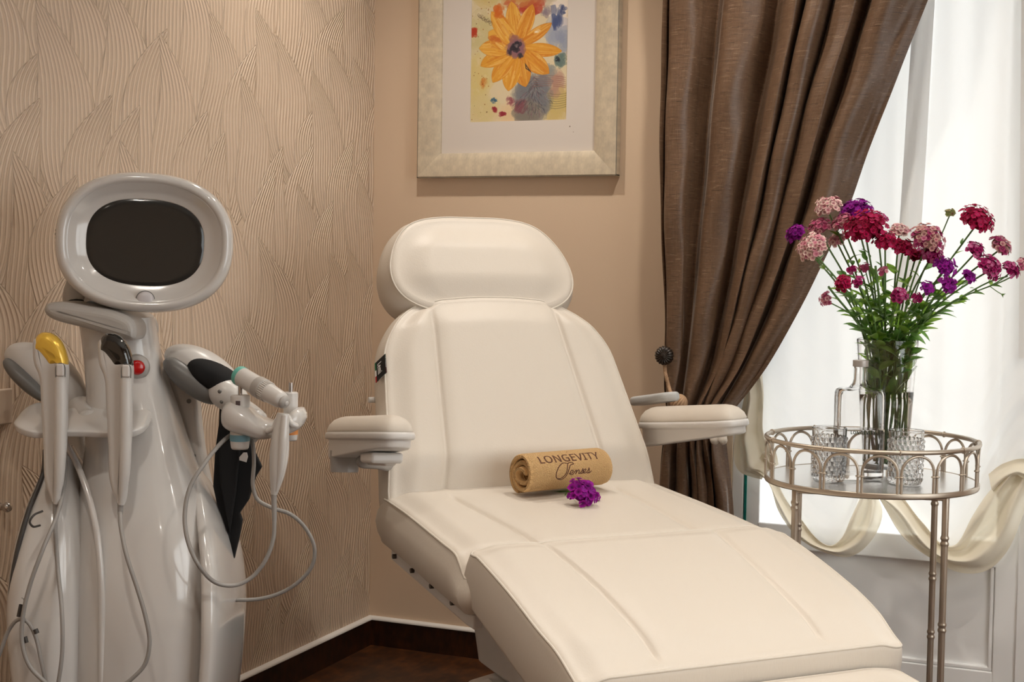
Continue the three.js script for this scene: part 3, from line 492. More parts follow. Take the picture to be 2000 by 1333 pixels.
    part('shell', fixOut(skin([ring(-.003, .0), ring(.001, -.001), ring(.003, -.006), ring(.003, -.013), ring(0, -.016), ring(-.005, -.017), ring(-.006, -.020), ring(-.006, -.046, .075), ring(-.010, -.050, .078), ring(-.02, -.051, .078)])), M.whitePlastic, A);
    if (s > 0) continue;
    const lever = join(box(-s * .02 - .016, -s * .02 + .016, -.074, -.046, -.08, .10, .008), box(-.035, .04, -.068, -.044, .05, .13, .008));
    part('bracket', lever, M.whitePlastic, A);
    const piv = new THREE.CylinderGeometry(.035, .032, .05, 28); piv.translate(s * .012, -.068, -.13); part('pivot', piv, M.greyPlastic, A);
    const arm = capped([V(s * .0, -.066, -.03), V(-s * .04, -.068, -.05), V(-s * .085, -.075, -.10)], .016, 30, 14); part('support_arm', arm, M.greyPlastic, A);
  }
  { const g = slab(splineOutline([[-.02, -.13], [.025, -.13], [.03, 0], [.026, .09], [.005, .125], [-.018, .10], [-.024, 0]], 60), .024, .009); g.rotateX(PI / 2); g.scale(1, 1, .8); g.rotateX(-.16); g.translate(.44, .880, -.188); part('hand_lever', g, std([.52, .54, .55], .3), chair, 'flat grey lever behind the right armrest'); }
}

// ---------- rolled towel and cut flower on the seat ----------
{
  const W = 1024, H = 512;
  const tex = canvasTexture(W, H, (g, w, h) => {
    g.fillStyle = '#dcb37c'; g.fillRect(0, 0, w, h);
    for (let i = 0; i < 26000; i++) { g.globalAlpha = rr(.10, .35); g.fillStyle = ['#a97a42', '#ecc894', '#b98a52', '#cfa265'][Math.floor(rnd() * 4)]; g.fillRect(rr(0, w), rr(0, h), rr(1.5, 4), rr(1.5, 4)); }
    g.globalAlpha = 1; g.fillStyle = '#5d3020'; g.strokeStyle = '#5d3020'; g.textAlign = 'center'; g.textBaseline = 'middle';
    g.save(); g.translate(w * .49, h * .33); g.font = '124px sans-serif'; g.scale(1.24, 1); g.lineWidth = 3.5; g.fillText('LONGEVITY', 0, 0); g.strokeText('LONGEVITY', 0, 0); g.restore();
    // script word drawn as joined strokes
    g.save(); g.translate(w * .49, h * .62); g.scale(1.4, 1.05); g.lineWidth = 8.5; g.lineCap = 'round'; g.lineJoin = 'round';
    const st = (pts) => { const c = new THREE.CatmullRomCurve3(pts.map(([x, y]) => V(x, y, 0)), false, 'centripetal').getPoints(60); g.beginPath(); c.forEach((p, i) => i ? g.lineTo(p.x, p.y) : g.moveTo(p.x, p.y)); g.stroke(); };
    st([[-30, -78], [-70, -88], [-120, -50], [-148, 10], [-140, 55], [-105, 62], [-60, 20], [-40, -50], [-25, -82], [10, -86], [20, -70], [-8, -62], [-20, -45], [-40, 5], [-64, 52], [-96, 74], [-130, 66]]);
    st([[-30, 22], [0, 14], [10, -4], [-4, -10], [-20, 10], [-16, 32], [6, 28], [24, 6], [36, -8], [40, 0], [30, 30], [44, 4], [60, -8], [66, 4], [58, 28], [74, 24], [92, 0], [100, -16], [98, 10], [94, 28], [78, 30], [104, 24], [122, 8], [128, -8], [114, -8], [104, 14], [112, 30], [130, 24], [150, 0], [158, -18], [158, 10], [152, 28], [136, 30], [160, 30], [178, 14]]);
    g.restore();
    // small emblem above the word
    g.lineWidth = 4; g.beginPath(); g.moveTo(w * .53 - 14, h * .165); g.lineTo(w * .53, h * .14); g.lineTo(w * .53 + 14, h * .165); g.stroke();
  });
  tex.wrapS = tex.wrapT = THREE.ClampToEdgeWrapping;
  const nz = noise2(128), terry = dataTexture(512, 512, (x, y) => .5 * nz(x / 4, y / 4) + .5 * nz(x / 2.3 + 5, y / 2.3)); terry.wrapS = terry.wrapT = THREE.RepeatWrapping; terry.repeat.set(1.1, .7);
  M.towel = std('#ffffff', .95, { map: tex, bumpMap: terry, bumpScale: .006, sheen: .5, sheenColor: new THREE.Color().setRGB(.7, .5, .3) });
  // spiral cross-section, outer end tucked under
  const turns = 2.7, half = .0054, mid = (a) => .0115 + (.0495 - .0115) * a, outer = [], inner = [];
  const N = 230, start = -.62 * PI;
  for (let i = 0; i <= N; i++) { const a = i / N, th = start - (1 - a) * turns * 2 * PI, sag = a > .6 ? 1 : 1 + .10 * Math.sin(th * 2 + 1) * (1 - a), R = mid(a) * sag; const c = [Math.cos(th), Math.sin(th)]; const e = half * Math.min(1, Math.sqrt(Math.min(a, 1 - a) * 40 + .05)); outer.push([c[0] * (R + e), c[1] * (R + e) * .98, a, th]); inner.push([c[0] * (R - e), c[1] * (R - e) * .98, a, th]); }
  const sec = outer.concat(inner.reverse()), rowsT = [], L2 = .116, zs = [-1, -.985, -.95, -.85, -.6, -.3, 0, .3, .6, .85, .95, .985, 1];
  const Pn = [], U = [], I = [], m = sec.length;
  zs.forEach((q) => { const edge = Math.abs(q) > .97 ? .0025 * (Math.abs(q) - .97) / .03 : 0; sec.forEach(([x, y, a, th], k) => { const out = k < outer.length ? 1 : -1, l = Math.hypot(x, y) || 1, s = 1 - out * edge / l; Pn.push(q * (L2 - .004 * (1 - a) * 0) + (Math.abs(q) === 1 ? Math.sign(q) * .005 * Math.sin(a * 11) : 0), y * s + .0552, x * s);
    const ang = Math.atan2(y, x); const top = out > 0 && a > 1 - 1 / turns; let vv = top ? 1 - (.62 - (ang - .12) / 2.6) : .02; U.push(.5 + q * .5, clamp(vv, .01, .99)); }); });
  for (let j = 0; j < zs.length - 1; j++) for (let k = 0; k < m; k++) { const a = j * m + k, b = j * m + (k + 1) % m, c = a + m, d = b + m; I.push(a, b, d, a, d, c); }
  const half2 = outer.length; for (const [j, f] of [[0, 0], [zs.length - 1, 1]]) { const o = Pn.length / 3; for (let k = 0; k < m; k++) { const s = (j * m + k) * 3; Pn.push(Pn[s], Pn[s + 1], Pn[s + 2]); U.push(rr(0, .1), .03); } for (let k = 0; k < half2 - 1; k++) { const a = o + k, b = o + k + 1, c = o + m - 1 - k, d = o + m - 2 - k; f ? I.push(a, b, d, a, d, c) : I.push(a, d, b, a, c, d); } }
  const g = new THREE.BufferGeometry(); g.setAttribute('position', new THREE.Float32BufferAttribute(Pn, 3)); g.setAttribute('uv', new THREE.Float32BufferAttribute(U, 2)); g.setIndex(I); g.computeVertexNormals(); fixOut(g);
  const t = single('rolled_towel', g, M.towel, 'rolled tan terry towel with brown embroidered lettering on the chair seat', 'towel');
  const at = V(.046, 0, .052).applyAxisAngle(V(0, 1, 0), CHAIR_TURN);
  t.position.set(CHAIR_AT[0] + at.x, .688 - .075 * .040, CHAIR_AT[2] + at.z); t.rotation.set(0, CHAIR_TURN + 11 * PI / 180, .0);
}

// ---------- beauty treatment device ----------
const DEV_AT = [0.3467, 0, 1.6168], DEV_TURN = 0.39538;
M.gloss = std([.60, .58, .56], .16, { clearcoat: .6, clearcoatRoughness: .05 });
M.satinWhite = std([.60, .58, .56], .32);
M.softGrey = std([.40, .38, .36], .35);
M.deepGrey = std([.14, .136, .13], .4);
M.blackGloss = std([.008, .008, .008], .08, { clearcoat: 1, clearcoatRoughness: .03 });
M.blackCloth = std([.006, .006, .007], .95);
M.gold = std([.80, .50, .06], .22, { metalness: .35, clearcoat: .7 });
M.cable = std([.30, .285, .27], .45);
M.darkCable = std([.05, .045, .042], .5);
{
  const dev = thing('treatment_device', 'tall white beauty treatment device with an oval screen beside the wallpapered wall', 'device', DEV_AT, DEV_TURN);
  const mm = .001038;
  // body: sections up the height: [y, left x, right x, half depth]
  const sec = (rows, zc, n = 2.6, N = 64) => fixOut(skin(rows.map(([a, b, d, z = zc]) => loop(V((a[0] + b[0]) / 2, a[1], z), V((b[0] - a[0]) / 2, 0, 0), V(0, 0, d), n, N))));
  const fine = (rows, m = 4) => { // smooth interpolation of sections
    const ys = rows.map((r) => -r[0][1]), f = [0, 1, 2, 3].map((k) => curve(rows.map((r, i) => [ys[i], k === 0 ? r[0][0] : k === 1 ? r[1][0] : k === 2 ? r[2] : (r[3] ?? 0)]))), out = [];
    for (let i = 0; i < rows.length - 1; i++) for (let j = 0; j < m; j++) { const y = lerp(ys[i], ys[i + 1], j / m); out.push([[f[0](y), -y], [f[1](y), -y], f[2](y), f[3](y)]); }
    const l = rows[rows.length - 1]; out.push([l[0], l[1], l[2], l[3] ?? 0]); return out;
  };
  const body = part('body', sec(fine([
    [[-0.1455,1.1055,0], [0.0031,1.1076,0], .062, -.06], [[-0.1394,1.064,0], [0.0104,1.0661,0], .07, -.06], [[-0.1312,1.0015,0], [0.024,1.0038,0], .078, -.06], [[-0.125,0.918,0], [0.0533,0.9206,0], .09, -.055], [[-0.1252,0.8341,0], [0.0816,0.8371,0], .105, -.045],
    [[-0.1306,0.7499,0], [0.1142,0.7534,0], .125, -.035], [[-0.136,0.6654,0], [0.1427,0.6695,0], .145, -.025], [[-0.1414,0.5807,0], [0.1597,0.5851,0], .16, -.02], [[-0.1468,0.4744,0], [0.1654,0.479,0], .17, -.02], [[-0.1471,0.3465,0], [0.1585,0.3509,0], .172, -.02], [[-0.1368,0.1966,0], [0.1378,0.2006,0], .17, -.02], [[-0.1265,0.0458,0], [0.1277,0.0496,0], .16, -.02]]), 0, 2.7), M.gloss, dev);
  // side shells
  part('side_shell', sec(fine([
    [[-0.169,0.8419,0], [-0.1461,0.8422,0], .02, .0], [[-0.1879,0.8069,0], [-0.1357,0.8077,0], .06, -.0], [[-0.2111,0.7487,0], [-0.117,0.7501,0], .11, -.005], [[-0.2323,0.6746,0], [-0.0972,0.6766,0], .15, -.01], [[-0.2441,0.5898,0], [-0.0878,0.5921,0], .172, -.01], [[-0.2456,0.4943,0], [-0.0848,0.4966,0], .182, -.01], [[-0.2333,0.3879,0], [-0.0859,0.3901,0], .185, -.01], [[-0.2106,0.2599,0], [-0.0882,0.2617,0], .18, -.01], [[-0.19,0.0665,0], [-0.0947,0.0679,0], .17, -.01]]), 0, 3.4), M.gloss, dev);
  part('side_shell', sec(fine([
    [[0.09,0.7899,0], [0.1005,0.7901,0], .02, -.06], [[0.1006,0.748,0], [0.1257,0.7483,0], .06, -.05], [[0.1175,0.6902,0], [0.1531,0.6907,0], .11, -.04], [[0.1324,0.6164,0], [0.1754,0.6171,0], .145, -.03], [[0.1389,0.5317,0], [0.1862,0.5324,0], .165, -.02], [[0.1392,0.4467,0], [0.1844,0.4473,0], .172, -.02], [[0.1311,0.3505,0], [0.1764,0.3512,0], .172, -.02], [[0.1167,0.2217,0], [0.161,0.2224,0], .17, -.02], [[0.098,0.0599,0], [0.1404,0.0606,0], .16, -.02]]), 0, 3.2), M.gloss, dev);
  part('shell_rim', tube([[-0.1563,0.855,0.02], [-0.1217,0.8208,0.055], [-0.0876,0.765,0.09], [-0.0616,0.6994,0.12], [-0.0482,0.6218,0.135], [-0.0433,0.5326,0.142], [-0.0435,0.4323,0.145], [-0.0471,0.3087,0.14]], .0065, 70, 12), M.gloss, dev);
  part('foot_base', sec([[[-0.1794,0.0667,0], [0.17,0.0718,0], .20, -.02], [[-0.1954,0.034,0], [0.186,0.0396,0], .215, -.02], [[-0.1987,0.0069,0], [0.1893,0.0126,0], .22, -.02], [[-0.1987,-0.0006,0], [0.1893,0.005,0], .22, -.02]], 0, 3), M.deepGrey, dev);
  for (const [u, z] of [[120, .14], [430, .14], [120, -.17], [430, -.17]]) { const c = new THREE.CylinderGeometry(.026, .026, .022, 24); c.rotateZ(PI / 2); c.translate((u - 280) * mm, .026, z); part('caster', c, M.darkCable, dev); }
  // faint wording on the left shell
  { const tx = canvasTexture(256, 160, (g, w, h) => { g.fillStyle = '#000'; g.fillRect(0, 0, w, h); g.fillStyle = '#fff'; g.font = '58px sans-serif'; g.textBaseline = 'middle'; g.save(); g.scale(.86, 1.3); g.fillText('FORMER', 12, 38); g.restore(); g.font = '34px sans-serif'; g.fillText('BT', 34, 112); g.fillRect(90, 122, 140, 4); g.fillRect(72, 112, 4, 46); }, false);
    tx.wrapS = tx.wrapT = THREE.ClampToEdgeWrapping;
    const rows = []; for (let j = 0; j <= 10; j++) { const r = []; for (let i = 0; i <= 16; i++) { const x = lerp(-.216, -.176, i / 16), y = lerp(.580, .540, j / 10) - (x + .216) * .28, dx = Math.abs((x + .159) / .0765); r.push(V(x * 1.0, y, -.01 + .1772 * Math.max(.05, 1 - dx ** 3.4) ** (1 / 3.4))); } rows.push(r); }
    part('wording', skin(rows, { closed: false, uv: (a, b) => [a, 1 - b] }), std([.10, .09, .08], .5, { alphaMap: tx, transparent: true, side: THREE.DoubleSide }), dev, 'thin grey lettering on the lower left shell'); }
  // shoulder plate under the screen
  { const o2 = (x, y) => [x, y], g = slab(splineOutline([o2(-0.1832,1.1186,-0.03), o2(-0.179,1.1323,-0.03), o2(-0.1612,1.1378,-0.03), o2(-0.1024,1.1323,-0.03), o2(-0.0394,1.1207,-0.03), o2(-0.0079,1.1043,-0.03), o2(0.0005,1.0834,-0.03), o2(-0.0037,1.0644,-0.03), o2(-0.0268,1.0662,-0.03), o2(-0.1024,1.0861,-0.03), o2(-0.1707,1.1051,-0.03)], 110), .20, .018, 6); g.translate(0, 0, -.035); part('shoulder', g, M.softGrey, dev); }
  { const g = join(tube([[-0.1568,1.1241,-0.07], [-0.1629,1.1503,-0.09], [-0.1499,1.1878,-0.1], [-0.0933,1.2315,-0.09]], .028, 30, 18), tube([[-0.1083,1.1201,-0.05], [-0.1065,1.1566,-0.08], [-0.0772,1.2103,-0.09]], .03, 24, 18)); part('screen_arm', g, M.softGrey, dev); }
  // screen head
  const head = new THREE.Group(); head.name = 'screen_head'; dev.add(head); head.position.set(0.0093,1.2587,0.02); head.rotation.set(-.03, .20, -.045, 'YXZ');
  const ringAt = (a, b, z, n = 2.35, dx = 0, dy = 0) => loop(V(dx, dy, z), V(a, 0, 0), V(0, b, 0), n, 96);
  part('bezel', fixOut(skin([ringAt(.02, .015, -.125), ringAt(.09, .07, -.122), ringAt(.13, .102, -.105), ringAt(.156, .126, -.075), ringAt(.170, .138, -.035), ringAt(.1735, .1405, -.005), ringAt(.1725, .139, .012), ringAt(.168, .135, .024), ringAt(.161, .1285, .030), ringAt(.154, .122, .028), ringAt(.1505, .119, .023), ringAt(.1495, .118, .0215), ringAt(.148, .1165, .0222), ringAt(.137, .107, .010), ringAt(.126, .098, .0035), ringAt(.1165, .0885, .0005, 2.5), ringAt(.115, .087, -.001, 2.55), ringAt(.113, .085, -.006, 2.55)])), M.gloss, head);
  const scr = fixOut(skin([ringAt(.1152, .0872, -.0065, 2.55), ringAt(.1148, .0868, -.0015, 2.55), ringAt(.10, .075, -.0013, 2.5), ringAt(.04, .03, -.0012, 2.4)])); part('screen', scr, std([.022, .022, .021], .12), head, 'dark switched-off oval screen');
  { const bt = new THREE.SphereGeometry(.0178, 32, 14, 0, 2 * PI, 0, PI / 2); bt.rotateX(PI / 2); bt.scale(1, 1, .45); bt.translate(.006, -.1155, .0165); part('screen_button', bt, M.softGrey.clone(), head, 'round grey button below the screen'); head.children.at(-1).material.color.setRGB(.55, .53, .55); const rg = new THREE.TorusGeometry(.0182, .0008, 8, 48); rg.translate(.006, -.1155, .0175); part('button_ring', rg, M.deepGrey, head); }
  for (const [yy, r] of [[.014, .0022], [.006, .0032], [-.002, .0022]]) { const s = new THREE.SphereGeometry(r, 10, 8); s.scale(.6, 1, 2); s.translate(-.1735, yy, -.004); part('side_port', s, M.darkCable, head); }
  // emergency stop
  { const g = lathe([[0, .012], [.009, .0115], [.0135, .009], [.0152, .004], [.0152, -.006], [0, -.006]], 36); g.rotateX(PI / 2); g.rotateY(.35); g.translate(-0.0061,1.0071,0.024); const st = part('stop_button', g, std([.45, .004, .006], .2, { clearcoat: .6 }), dev, 'red emergency stop button'); const rg = lathe([[.014, 0], [.022, -.001], [.026, -.006], [.026, -.022], [.014, -.022]], 40); rg.rotateX(PI / 2); rg.rotateY(.35); rg.translate(-0.0077,1.0067,0.018); part('button_collar', rg, M.softGrey, st); }

  // a pod: ellipsoid laid along an axis in the picture plane of the device
  const pod = (c, ang, a, b, d, n = 2.2, sx = 0) => { const rows = [], K = 30; for (let k = 0; k <= K; k++) { const t = clamp(k / K, .002, .998) * PI, s = Math.sin(t) ** .9, l = -Math.cos(t); rows.push(loop(V(l * a, sx * (1 - l * l), 0), V(0, b * s, 0), V(0, 0, d * s), n, 36)); } const g = fixOut(skin(rows)); g.rotateZ(ang); g.translate(...c); return g; };
  // right holder arm
  const armR = new THREE.Group(); armR.name = 'holder_arm'; dev.add(armR);
  { const o2 = (x, y) => [x, y];
    const stem = splineOutline([o2(0.0227,1.0038,-0.12), o2(0.0575,0.9934,-0.12), o2(0.0826,0.947,-0.12), o2(0.0914,0.8762,-0.12), o2(0.1036,0.7944,-0.12), o2(0.1269,0.6905,-0.12), o2(0.1501,0.5917,-0.12), o2(0.0999,0.5799,-0.12), o2(0.0537,0.7114,-0.12), o2(0.0274,0.8316,-0.12), o2(0.0196,0.9297,-0.12)], 120);
    const g = slab(stem, .05, .012, 5); g.translate(0, 0, -.12); const st = part('arm_stem', g, M.satinWhite, armR);
    for (const q of [[0.0714,0.9287,-0.093], [0.0814,0.813,-0.093]]) { const c = new THREE.CylinderGeometry(.0048, .0048, .004, 14); c.rotateX(PI / 2); c.translate(...q); part('screw', c, M.deepGrey, st); }
    const shell = part('arm_head', pod([0.1097,0.9807,-0.07], -.62, .098, .040, .055, 2.3, .012), M.satinWhite, armR);
    part('scoop', pod([0.0902,0.9769,-0.034], -.66, .070, .026, .036, 2.2), M.deepGrey, shell, 'grey oval scoop');
    part('arm_lobe', pod([0.1659,0.9488,-0.03], -.55, .044, .032, .038, 2.2), M.satinWhite, armR);
    for (const q of [[0.1566,0.9592,0.006], [0.1604,0.9382,0.004]]) { const c = new THREE.SphereGeometry(.0042, 12, 8); c.translate(...q); part('screw', c, M.deepGrey, shell); }
    // holder tray with a slot at the front
    const T = [[[0.1721,0.9161,0.06], .004, .006], [[0.1772,0.9161,0.06], .020, .03], [[0.1945,0.9154,0.06], .031, .046], [[0.2256,0.9068,0.062], .030, .052], [[0.2515,0.8951,0.064], .024, .05], [[0.2692,0.8915,0.066], .019, .044], [[0.2865,0.8931,0.06], .016, .03], [[0.3025,0.8999,0.064], .019, .044], [[0.3204,0.9102,0.062], .023, .044], [[0.3344,0.9164,0.06], .018, .032], [[0.3415,0.9185,0.06], .005, .008]];
    const cv = new THREE.CatmullRomCurve3(T.map((t) => V(...t[0]))), fh = curve(T.map((t) => [t[0][0], t[1]])), fd = curve(T.map((t) => [t[0][0], t[2]])), rows = []; for (let i = 0; i <= 48; i++) { const p = cv.getPoint(i / 48); rows.push(loop(p, V(0, fh(p.x), 0), V(0, 0, fd(p.x)), 2.5, 36)); }
    part('holder_tray', fixOut(skin(rows)), M.gloss, armR); part('tray_neck', capped([V(0.1765,0.9299,-0.03), V(0.2124,0.9187,0.02), V(0.2387,0.9057,0.05)], .024, 20, 16), M.satinWhite, armR);
    part('slot_lip', join(capped([V(0.2736,0.8932,0.115), V(0.2861,0.8997,0.118), V(0.2917,0.9137,0.116)], .006, 14, 10), capped([V(0.3279,0.9035,0.11), V(0.3206,0.9079,0.115), V(0.3131,0.9196,0.112)], .006, 14, 10)), M.gloss, armR);
  }
  // left holder arm
  const armL = new THREE.Group(); armL.name = 'holder_arm'; dev.add(armL);
  { const shell = part('arm_head', pod([-0.2199,0.9767,-0.06], -.66, .098, .044, .055, 2.3, .012), M.satinWhite, armL);
    part('scoop', pod([-0.2437,0.9729,-0.024], -.74, .064, .018, .034, 2.2), M.deepGrey, shell, 'dark oval scoop');
    const o2 = (x, y) => [x, y];
    const stem = splineOutline([o2(-0.2376,0.9914,-0.12), o2(-0.1726,0.9487,-0.12), o2(-0.1511,0.8399,-0.12), o2(-0.1186,0.6869,-0.12), o2(-0.1023,0.588,-0.12), o2(-0.1733,0.587,-0.12), o2(-0.2057,0.7625,-0.12), o2(-0.2271,0.8716,-0.12)], 90);
    const g = slab(stem, .05, .012, 5); g.translate(0, 0, -.12); part('arm_stem', g, M.satinWhite, armL);
    const T = [[[-0.2329,0.9031,0.07], .005, .008], [[-0.2267,0.9052,0.07], .018, .03], [[-0.2094,0.9065,0.07], .024, .05], [[-0.181,0.9018,0.07], .024, .056], [[-0.1579,0.8976,0.066], .020, .05], [[-0.1252,0.9001,0.066], .020, .05], [[-0.0845,0.9007,0.066], .020, .05], [[-0.0437,0.8993,0.066], .020, .05], [[-0.0131,0.8987,0.066], .021, .05], [[0.0123,0.9001,0.066], .022, .044], [[0.0256,0.9003,0.066], .016, .03], [[0.0307,0.8993,0.066], .005, .008]];
    const cv = new THREE.CatmullRomCurve3(T.map((t) => V(...t[0]))), fh = curve(T.map((t) => [t[0][0], t[1]])), fd = curve(T.map((t) => [t[0][0], t[2]])), rows = []; for (let i = 0; i <= 60; i++) { const p = cv.getPoint(i / 60); rows.push(loop(p, V(0, fh(p.x) * .42, fh(p.x) * .18), V(0, -fd(p.x) * .38, fd(p.x) * 1.1), 5, 48)); }
    part('holder_tray', fixOut(skin(rows)), M.gloss, armL); part('tray_neck', capped([V(-0.1541,0.9222,-0.06), V(-0.1251,0.9096,0), V(-0.1025,0.8997,0.04)], .024, 20, 16), M.satinWhite, armL);
  }
  { const hk = tube([[-0.1491,0.7382,0.17], [-0.159,0.7337,0.19], [-0.1651,0.7217,0.195], [-0.161,0.712,0.19], [-0.1541,0.7104,0.17]], .0022, 30, 8); part('cable_hook', hk, M.darkCable, dev, 'thin black cable hook'); }
}

// things held by the device; they share its placement
function held(name, label, category, group) { return thing(name, label, category, DEV_AT, DEV_TURN, group); }
function wand(name, label, capMat, capLabel, shift) {
  const t = held(name, label, 'handpiece', 'handpieces in the left holder'), o2 = (x, y) => [x + shift, y], zc = .125;
  const bodyO = splineOutline([o2(-0.176,1.0677,0.125), o2(-0.1791,1.0398,0.125), o2(-0.1762,1.0179,0.125), o2(-0.1673,0.995,0.125), o2(-0.1635,0.9401,0.125), o2(-0.1597,0.86,0.125), o2(-0.1569,0.7947,0.125), o2(-0.146,0.7576,0.125), o2(-0.1391,0.7436,0.125), o2(-0.1311,0.7458,0.125), o2(-0.1229,0.8003,0.125), o2(-0.1168,0.8807,0.125), o2(-0.1156,0.9608,0.125), o2(-0.1154,1.0257,0.125), o2(-0.1263,1.0405,0.125), o2(-0.1511,1.0651,0.125)], 140);
  const g = slab(bodyO, .034, .011, 5); g.translate(0, 0, zc); const b = part('handle', g, M.satinWhite, t);
  const capO = splineOutline([o2(-0.1771,1.0458,0.125), o2(-0.176,1.0657,0.125), o2(-0.166,1.0788,0.125), o2(-0.1491,1.08,0.125), o2(-0.1322,1.0693,0.125), o2(-0.1203,1.0496,0.125), o2(-0.1145,1.0168,0.125), o2(-0.1284,1.0146,0.125), o2(-0.1473,1.0143,0.125), o2(-0.1582,1.0271,0.125), o2(-0.1681,1.0389,0.125)], 90);
  const cg = slab(capO, .040, .017, 8); cg.translate(0, 0, zc); const c = part('tip_cover', cg, capMat, t, capLabel);
  part('front_rib', rod([[-0.1213,1.0202,0.147], [-0.1214,0.9726,0.147], [-0.1216,0.8932,0.147], [-0.1241,0.8134,0.146], [-0.1328,0.7479,0.138]].map((p) => [p[0] + shift, p[1], p[2]]), [.0115, .012, .0118, .0105, .006], 40, 18), M.satinWhite, t);
  { const bt = new RoundedBoxGeometry(.0165, .026, .010, 4, .0045); bt.translate(...[-0.1184,1.01,0.156].map((v, k) => k ? v : v + shift)); part('trigger_button', bt, M.softGrey.clone(), t); t.children.at(-1).material.color.setRGB(.62, .59, .57); const ol = tube([[-0.1267,0.9962,0.158], [-0.1265,1.015,0.1585], [-0.1235,1.0209,0.1585], [-0.1176,1.023,0.1585], [-0.1117,1.0211,0.1585], [-0.1088,1.0152,0.1585], [-0.109,0.9965,0.158]].map((p) => [p[0] + shift, p[1], p[2]]), .0009, 40, 6); part('button_seam', ol, M.deepGrey, t); }
  part('strain_relief', rod([[-0.1345,0.7496,0.136], [-0.1355,0.7275,0.136]].map((p) => [p[0] + shift, p[1], p[2]]), [.0062, .005], 6, 14), M.cable, t);
  return t;
}
{
  const gw = wand('handpiece', 'white handpiece with a gold tip hanging in the left holder', M.gold, 'shiny gold tip cover', 0);
  part('cable', tube([[-0.1355,0.7315,0.136], [-0.1343,0.692,0.14], [-0.1263,0.6239,0.15], [-0.1025,0.5462,0.2], [-0.0995,0.4699,0.21], [-0.1084,0.4054,0.21], [-0.1286,0.3075,0.2], [-0.1405,0.1885,0.15]], .0041, 90, 10), M.cable, gw);
  const bw = wand('handpiece', 'white handpiece with a glossy black tip hanging in the left holder', M.blackGloss, 'glossy black tip cover', .1262);
  part('cable', tube([[-0.0099,0.7333,0.136], [0.0015,0.7096,0.17], [0.0206,0.6614,0.2], [0.0424,0.5989,0.205], [0.0581,0.5449,0.205], [0.0659,0.4956,0.205], [0.0572,0.4529,0.205], [0.0308,0.4228,0.205], [0.0005,0.3986,0.205], [-0.0255,0.329,0.2]], .0041, 100, 10), M.cable, bw);
  const lc = held('cable_loop', 'loose grey and black cables looping at the left edge beside the device', 'cable');
  part('cable', tube([[-0.1904,0.8371,0.03], [-0.1813,0.7963,0.07], [-0.1939,0.7278,0.12], [-0.2102,0.6457,0.14], [-0.2215,0.5699,0.14], [-0.2217,0.5245,0.14], [-0.2118,0.4973,0.14], [-0.2046,0.488,0.135]], .0048, 80, 10), M.darkCable, lc, 'dark cable');
  part('cable', tube([[-0.1436,0.8417,0.06], [-0.1269,0.7965,0.1], [-0.1238,0.7309,0.16], [-0.1373,0.6739,0.2], [-0.1604,0.602,0.21], [-0.1743,0.5378,0.21], [-0.1745,0.4885,0.21], [-0.161,0.4472,0.21], [-0.1279,0.4121,0.21], [-0.0843,0.358,0.2]], .0041, 90, 10), M.cable, lc, 'grey cable');
  part('cable', tube([[-0.2546,0.4022,0.19], [-0.2267,0.4624,0.19], [-0.2069,0.5124,0.19], [-0.1874,0.5329,0.195], [-0.168,0.5295,0.2], [-0.1525,0.5,0.2], [-0.1429,0.4565,0.2], [-0.1332,0.407,0.2], [-0.1256,0.3275,0.2]], .0038, 80, 10), M.cable, lc, 'grey cable');
for (const [a, b, r] of [[[-0.1789,0.5641,0.205], [-0.1838,0.5414,0.205], .004], [[-0.151,0.5177,0.207], [-0.1481,0.5098,0.207], .005], [[-0.1706,0.5026,0.207], [-0.1677,0.4918,0.207], .004]]) part('clip', tube([V(...a), V(...b)], r, 6, 8), M.darkCable, lc, 'black cable clip');
}
